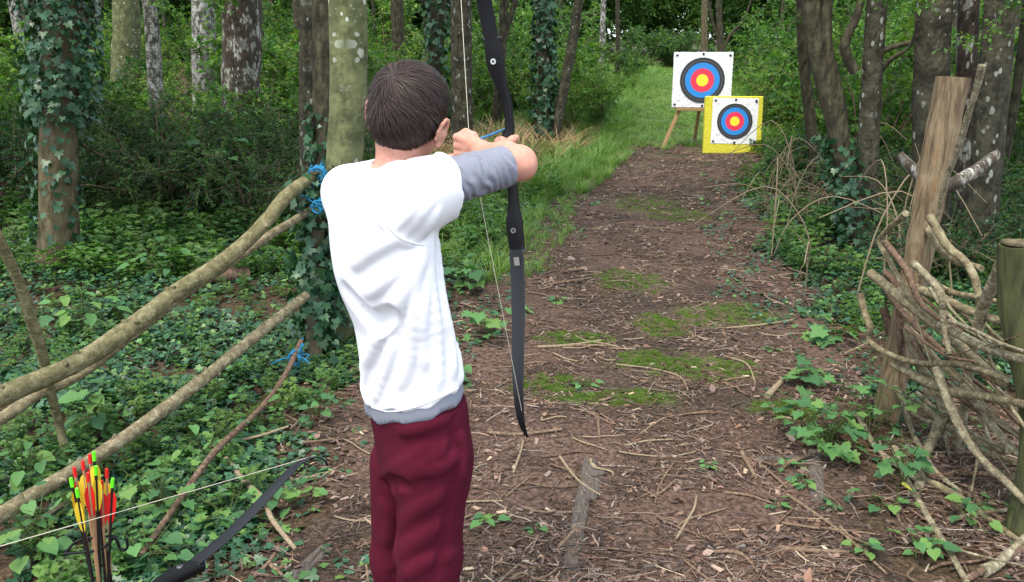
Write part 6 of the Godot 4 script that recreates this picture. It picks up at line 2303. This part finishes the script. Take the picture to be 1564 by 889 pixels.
	f.cap(hip_l, knee_l, 0.083, 0.074, 0.02)
	f.cap(knee_l, fl + Vector3(0, 0.07, 0), 0.074, 0.056, 0.03)
	f.cap(fr + Vector3(0, 0.07, 0), fr + Vector3(0, 0.075, 0), 0.057, 0.057, 0.02)
	var cr := []
	for q in [[[[585, 729], [610, 712], [655, 684]], 0.016, 0.007, 1.0], [[[603, 752], [623, 726], [669, 695], [688, 680]], 0.02, 0.009, 1.0], [[[606, 802], [644, 775], [686, 752]], 0.018, 0.008, 1.0], [[[606, 845], [640, 826], [682, 800]], 0.02, 0.008, 1.0], [[[620, 880], [655, 858], [690, 850]], 0.016, 0.006, 1.0], [[[598, 735], [606, 770], [604, 830], [602, 886]], 0.012, 0.006, -1.0], [[[588, 740], [600, 736], [622, 742]], 0.012, 0.006, -1.0], [[[694, 640], [692, 690], [688, 755], [676, 830], [666, 886]], 0.004, 0.0022, -1.0], [[[701, 662], [706, 680], [707, 700], [703, 736]], 0.006, 0.012, -1.0], [[[705, 664], [711, 690], [707, 735]], 0.008, 0.004, 1.0], [[[612, 660], [640, 655], [680, 640]], 0.012, 0.004, 1.0], [[[640, 720], [672, 715], [692, 700]], 0.014, 0.006, 1.0], [[[585, 770], [596, 790], [590, 830]], 0.014, 0.006, 1.0]]:
		cr += crease(f, q[0], maxf(0.01, q[1] * 1.1), q[2] * (0.26 if q[3] > 0.0 else 0.6), q[3], 0.014)
	f.folds = cr
	b = Shape.new()
	net(b, f, Vector3(-0.52, 0.04, -2.05), Vector3(-0.02, 0.93, -1.5), 0.0085)
	put_world("trousers", b, M.maroon, o)
	# grey undershirt: hem and sleeves
	f = Field.new()
	f.noise = fine
	f.rt = rt; f.fw = fw
	f.rows = ring_rows(upper.slice(2, 14) + [[680, 560, 720]], D, -0.005, 0.68)
	f.bake()
	f.planes.append(plane_through(touch(f, 600, 653), touch(f, 706, 617), touch(f, 564, 646)))
	f.planes.append([Vector3.UP, 1.0])
	b = Shape.new()
	net(b, f, Vector3(-0.52, 0.66, -2.0), Vector3(-0.02, 1.03, -1.5), 0.009)
	var under := put_world("undershirt", b, M.grey_cotton, o)
	b = Shape.new()
	var g := Field.new()
	g.noise = fine
	var dir_r := (el_r - sh_r).normalized()
	g.cap(sh_r, sh_r.lerp(el_r, 0.86), 0.05, 0.0455, 0.02, dir_r, 0.0034)
	net(b, g, sh_r - Vector3(0.08, 0.09, 0.25), el_r + Vector3(0.03, 0.09, 0.2), 0.0045)
	put_world("undershirt_sleeve", b, M.grey_cotton, o)
	b = Shape.new()
	g = Field.new()
	g.noise = fine
	var dir_l := (el_l - sh_l).normalized()
	g.cap(sh_l, sh_l.lerp(el_l, 0.86), 0.05, 0.045, 0.02, dir_l, 0.002)
	net(b, g, Vector3(minf(sh_l.x, el_l.x) - 0.07, 1.1, el_l.z - 0.07), Vector3(maxf(sh_l.x, el_l.x) + 0.07, 1.45, sh_l.z + 0.07), 0.007)
	put_world("undershirt_sleeve", b, M.grey_cotton, o)
	# white T-shirt
	f = Field.new()
	f.noise = fine
	f.rt = rt; f.fw = fw
	f.rows = ring_rows(upper, D, -0.003, 0.66)
	f.bake()
	f.cap(sh_r + Vector3(-0.01, 0.0, 0), sh_r.lerp(el_r, 0.22), 0.062, 0.06, 0.05, dir_r)
	f.cap(sh_r + Vector3(0.0, -0.035, 0), sh_r.lerp(el_r, 0.21) + Vector3(0, -0.028, 0), 0.05, 0.05, 0.03, dir_r)
	f.cap(sh_l, sh_l.lerp(el_l, 0.4), 0.06, 0.058, 0.06, dir_l)
	f.planes.append(plane_through(touch(f, 600, 634), touch(f, 704, 596), touch(f, 558, 622)))
	cr = []
	for q in [
		[[[578, 312], [586, 335], [596, 350], [612, 364], [634, 372]], 0.004, 0.0028, 1.0],
		[[[604, 350], [624, 330], [646, 303]], 0.012, 0.006, 1.0], [[[618, 360], [640, 334], [659, 306]], 0.012, 0.006, 1.0], [[[634, 366], [652, 344], [666, 322]], 0.011, 0.006, 1.0],
		[[[652, 372], [640, 400], [618, 440], [594, 484], [566, 540], [552, 566]], 0.022, 0.011, 1.0],
		[[[650, 365], [634, 410], [634, 466], [626, 540], [612, 590]], 0.016, 0.008, 1.0],
		[[[660, 360], [650, 436], [645, 500], [650, 560]], 0.013, 0.007, 1.0],
		[[[667, 362], [675, 455], [688, 520], [694, 570]], 0.015, 0.007, 1.0],
		[[[655, 375], [660, 440], [668, 520], [670, 590]], 0.013, 0.006, 1.0],
		[[[524, 440], [546, 470], [572, 492], [596, 478]], 0.03, 0.012, -1.0],
		[[[540, 405], [570, 380], [606, 362]], 0.02, 0.006, 1.0],
		[[[560, 450], [600, 420], [632, 395]], 0.018, 0.007, 1.0],
		[[[600, 520], [590, 560], [572, 610]], 0.014, 0.005, 1.0],
		[[[560, 560], [556, 590], [564, 618]], 0.012, 0.004, 1.0],
		[[[690, 470], [698, 540], [706, 590]], 0.012, 0.005, 1.0]]:
		cr += crease(f, q[0], maxf(0.011, q[1] * 0.85), q[2] * 1.3, q[3], 0.012)
	f.folds = cr
	f.holes.append([neck0 + Vector3(0.0, -0.02, 0.0), neck1 + Vector3(-0.004, 0.03, 0), 0.06, 0.01])
	b = Shape.new()
	net(b, f, Vector3(-0.58, 0.72, -2.12), Vector3(-0.02, 1.43, -1.5), 0.0058)
	put_world("t_shirt", b, M.white_cotton, o)
	# stitched seams lie on the cloth as thin cords
	for q in [[[580, 300], [579, 312], [586, 335], [596, 350], [612, 364], [634, 372], [648, 374]], [[568, 622], [584, 627], [602, 629], [640, 620], [676, 605], [700, 593]]]:
		var line := []
		for p in q:
			line.append(Vector3(p[0], p[1], 0))
		var cord := []
		for p in smooth_line(line, 5):
			var s := touch(f, p.x, p.y)
			if cord.is_empty() or (s.distance_to(cord[-1]) < 0.06 and s.distance_to(cord[-1]) > 0.001):
				cord.append(s)
		b = Shape.new()
		tube(b, cord, [0.0014, 0.0014], 6)
		put_world("seam", b, M.white_cotton, o)
	b = Shape.new()
	var cuff := []
	var cx := dir_r.cross(Vector3.UP).normalized()
	var cy := cx.cross(dir_r)
	var mid_cuff := sh_r.lerp(el_r, 0.215)
	for k in 29:
		var a := TAU * k / 28.0
		var hangs := 0.5 - 0.5 * sin(a)
		cuff.append(mid_cuff + cx * cos(a) * (0.06 - 0.006 * hangs) + cy * sin(a) * (0.06 + 0.018 * hangs) + dir_r * 0.003 * sin(3.0 * a))
	tube(b, cuff, [0.0045, 0.0045], 8, Color.WHITE, 0.0, false)
	put_world("sleeve_hem", b, M.white_cotton, o)
	b = Shape.new()
	var collar := []
	f.focus(neck0, 10.0)
	for k in 33:
		var a := TAU * k / 32.0
		var ax := (neck1 - neck0).normalized()
		var x := ax.cross(Vector3(0, 0, 1)).normalized()
		var c := neck0 + ax * 0.03 + (x * cos(a) + ax.cross(x) * sin(a)) * 0.061
		# settle it on the cloth
		for s in 6:
			c.y -= f.d(c) * 0.8 if f.d(c) > 0.0 else f.d(c) * 0.4
		collar.append(c)
	tube(b, collar, [0.0065, 0.0065], 8, Color.WHITE, 0.0, false)
	put_world("collar", b, M.white_cotton, o)
	# shoes
	for q in [[fr, 0.06], [fl, 0.05]]:
		f = Field.new()
		f.noise = fine
		var a: Vector3 = q[0]
		f.cap(a + Vector3(0, 0.045, 0) - fw * 0.04, a + fw * 0.13 + Vector3(0, 0.035, 0), 0.042, 0.034, 0.03)
		f.cap(a + Vector3(0, 0.06, 0) - fw * 0.03, a + Vector3(0, 0.085, 0) - fw * 0.01, 0.044, 0.045, 0.03)
		f.planes.append([Vector3.DOWN, -a.y - 0.006])
		b = Shape.new()
		net(b, f, a - Vector3(0.25, 0.02, 0.25), a + Vector3(0.25, 0.16, 0.25), 0.009)
		put_world("shoe", b, M.shoe, o)

func _ready() -> void:
	# camera, sky, sun, exposure
	var cam := Camera3D.new()
	cam.name = "camera"
	add_child(cam)
	cam.position = Vector3(0, CAM_H, 0)
	cam.rotation.x = -PITCH
	cam.fov = rad_to_deg(2.0 * atan(444.5 / FOCAL))
	cam.near = 0.05
	cam.far = 400.0
	cam.current = true
	var env := Environment.new()
	env.background_mode = Environment.BG_SKY
	env.tonemap_mode = Environment.TONE_MAPPER_LINEAR
	env.tonemap_exposure = 3.4
	env.sdfgi_enabled = true
	env.ssao_enabled = true
	env.ssil_enabled = true
	var sky_mat := ProceduralSkyMaterial.new()
	sky_mat.sky_top_color = Color(0.80, 0.85, 0.92)
	sky_mat.sky_horizon_color = Color(0.90, 0.93, 0.94)
	sky_mat.ground_horizon_color = Color(0.35, 0.36, 0.3)
	sky_mat.ground_bottom_color = Color(0.2, 0.2, 0.17)
	sky_mat.sun_angle_max = 1.0
	var sky := Sky.new()
	sky.sky_material = sky_mat
	env.sky = sky
	var we := WorldEnvironment.new()
	we.name = "environment"
	we.environment = env
	add_child(we)
	var sun := DirectionalLight3D.new()
	sun.name = "sun"
	sun.light_energy = 0.5
	sun.light_angular_distance = 22.0
	sun.light_color = Color(1.0, 0.97, 0.92)
	sun.shadow_enabled = true
	add_child(sun)
	sun.look_at_from_position(Vector3.ZERO, Vector3(0.25, -1.0, -0.35), Vector3.BACK)
	bumps.seed = 4
	bumps.frequency = 0.22
	bumps.fractal_octaves = 3
	fine.seed = 9
	fine.frequency = 0.2
	fine.fractal_octaves = 2
	make_materials()
	make_plant_meshes()
	print("meshes ", Time.get_ticks_msec())
	# the setting
	build_ground()
	build_trees()
	build_shrubs()
	print("trees ", Time.get_ticks_msec())
	build_ground_cover()
	print("cover ", Time.get_ticks_msec())
	build_litter()
	# the things
	build_targets()
	lay_out_bow()
	build_bows()
	build_rails()
	build_wattle()
	build_sticks()
	build_plants()
	print("objects ", Time.get_ticks_msec())
	build_person()
	print("person ", Time.get_ticks_msec())
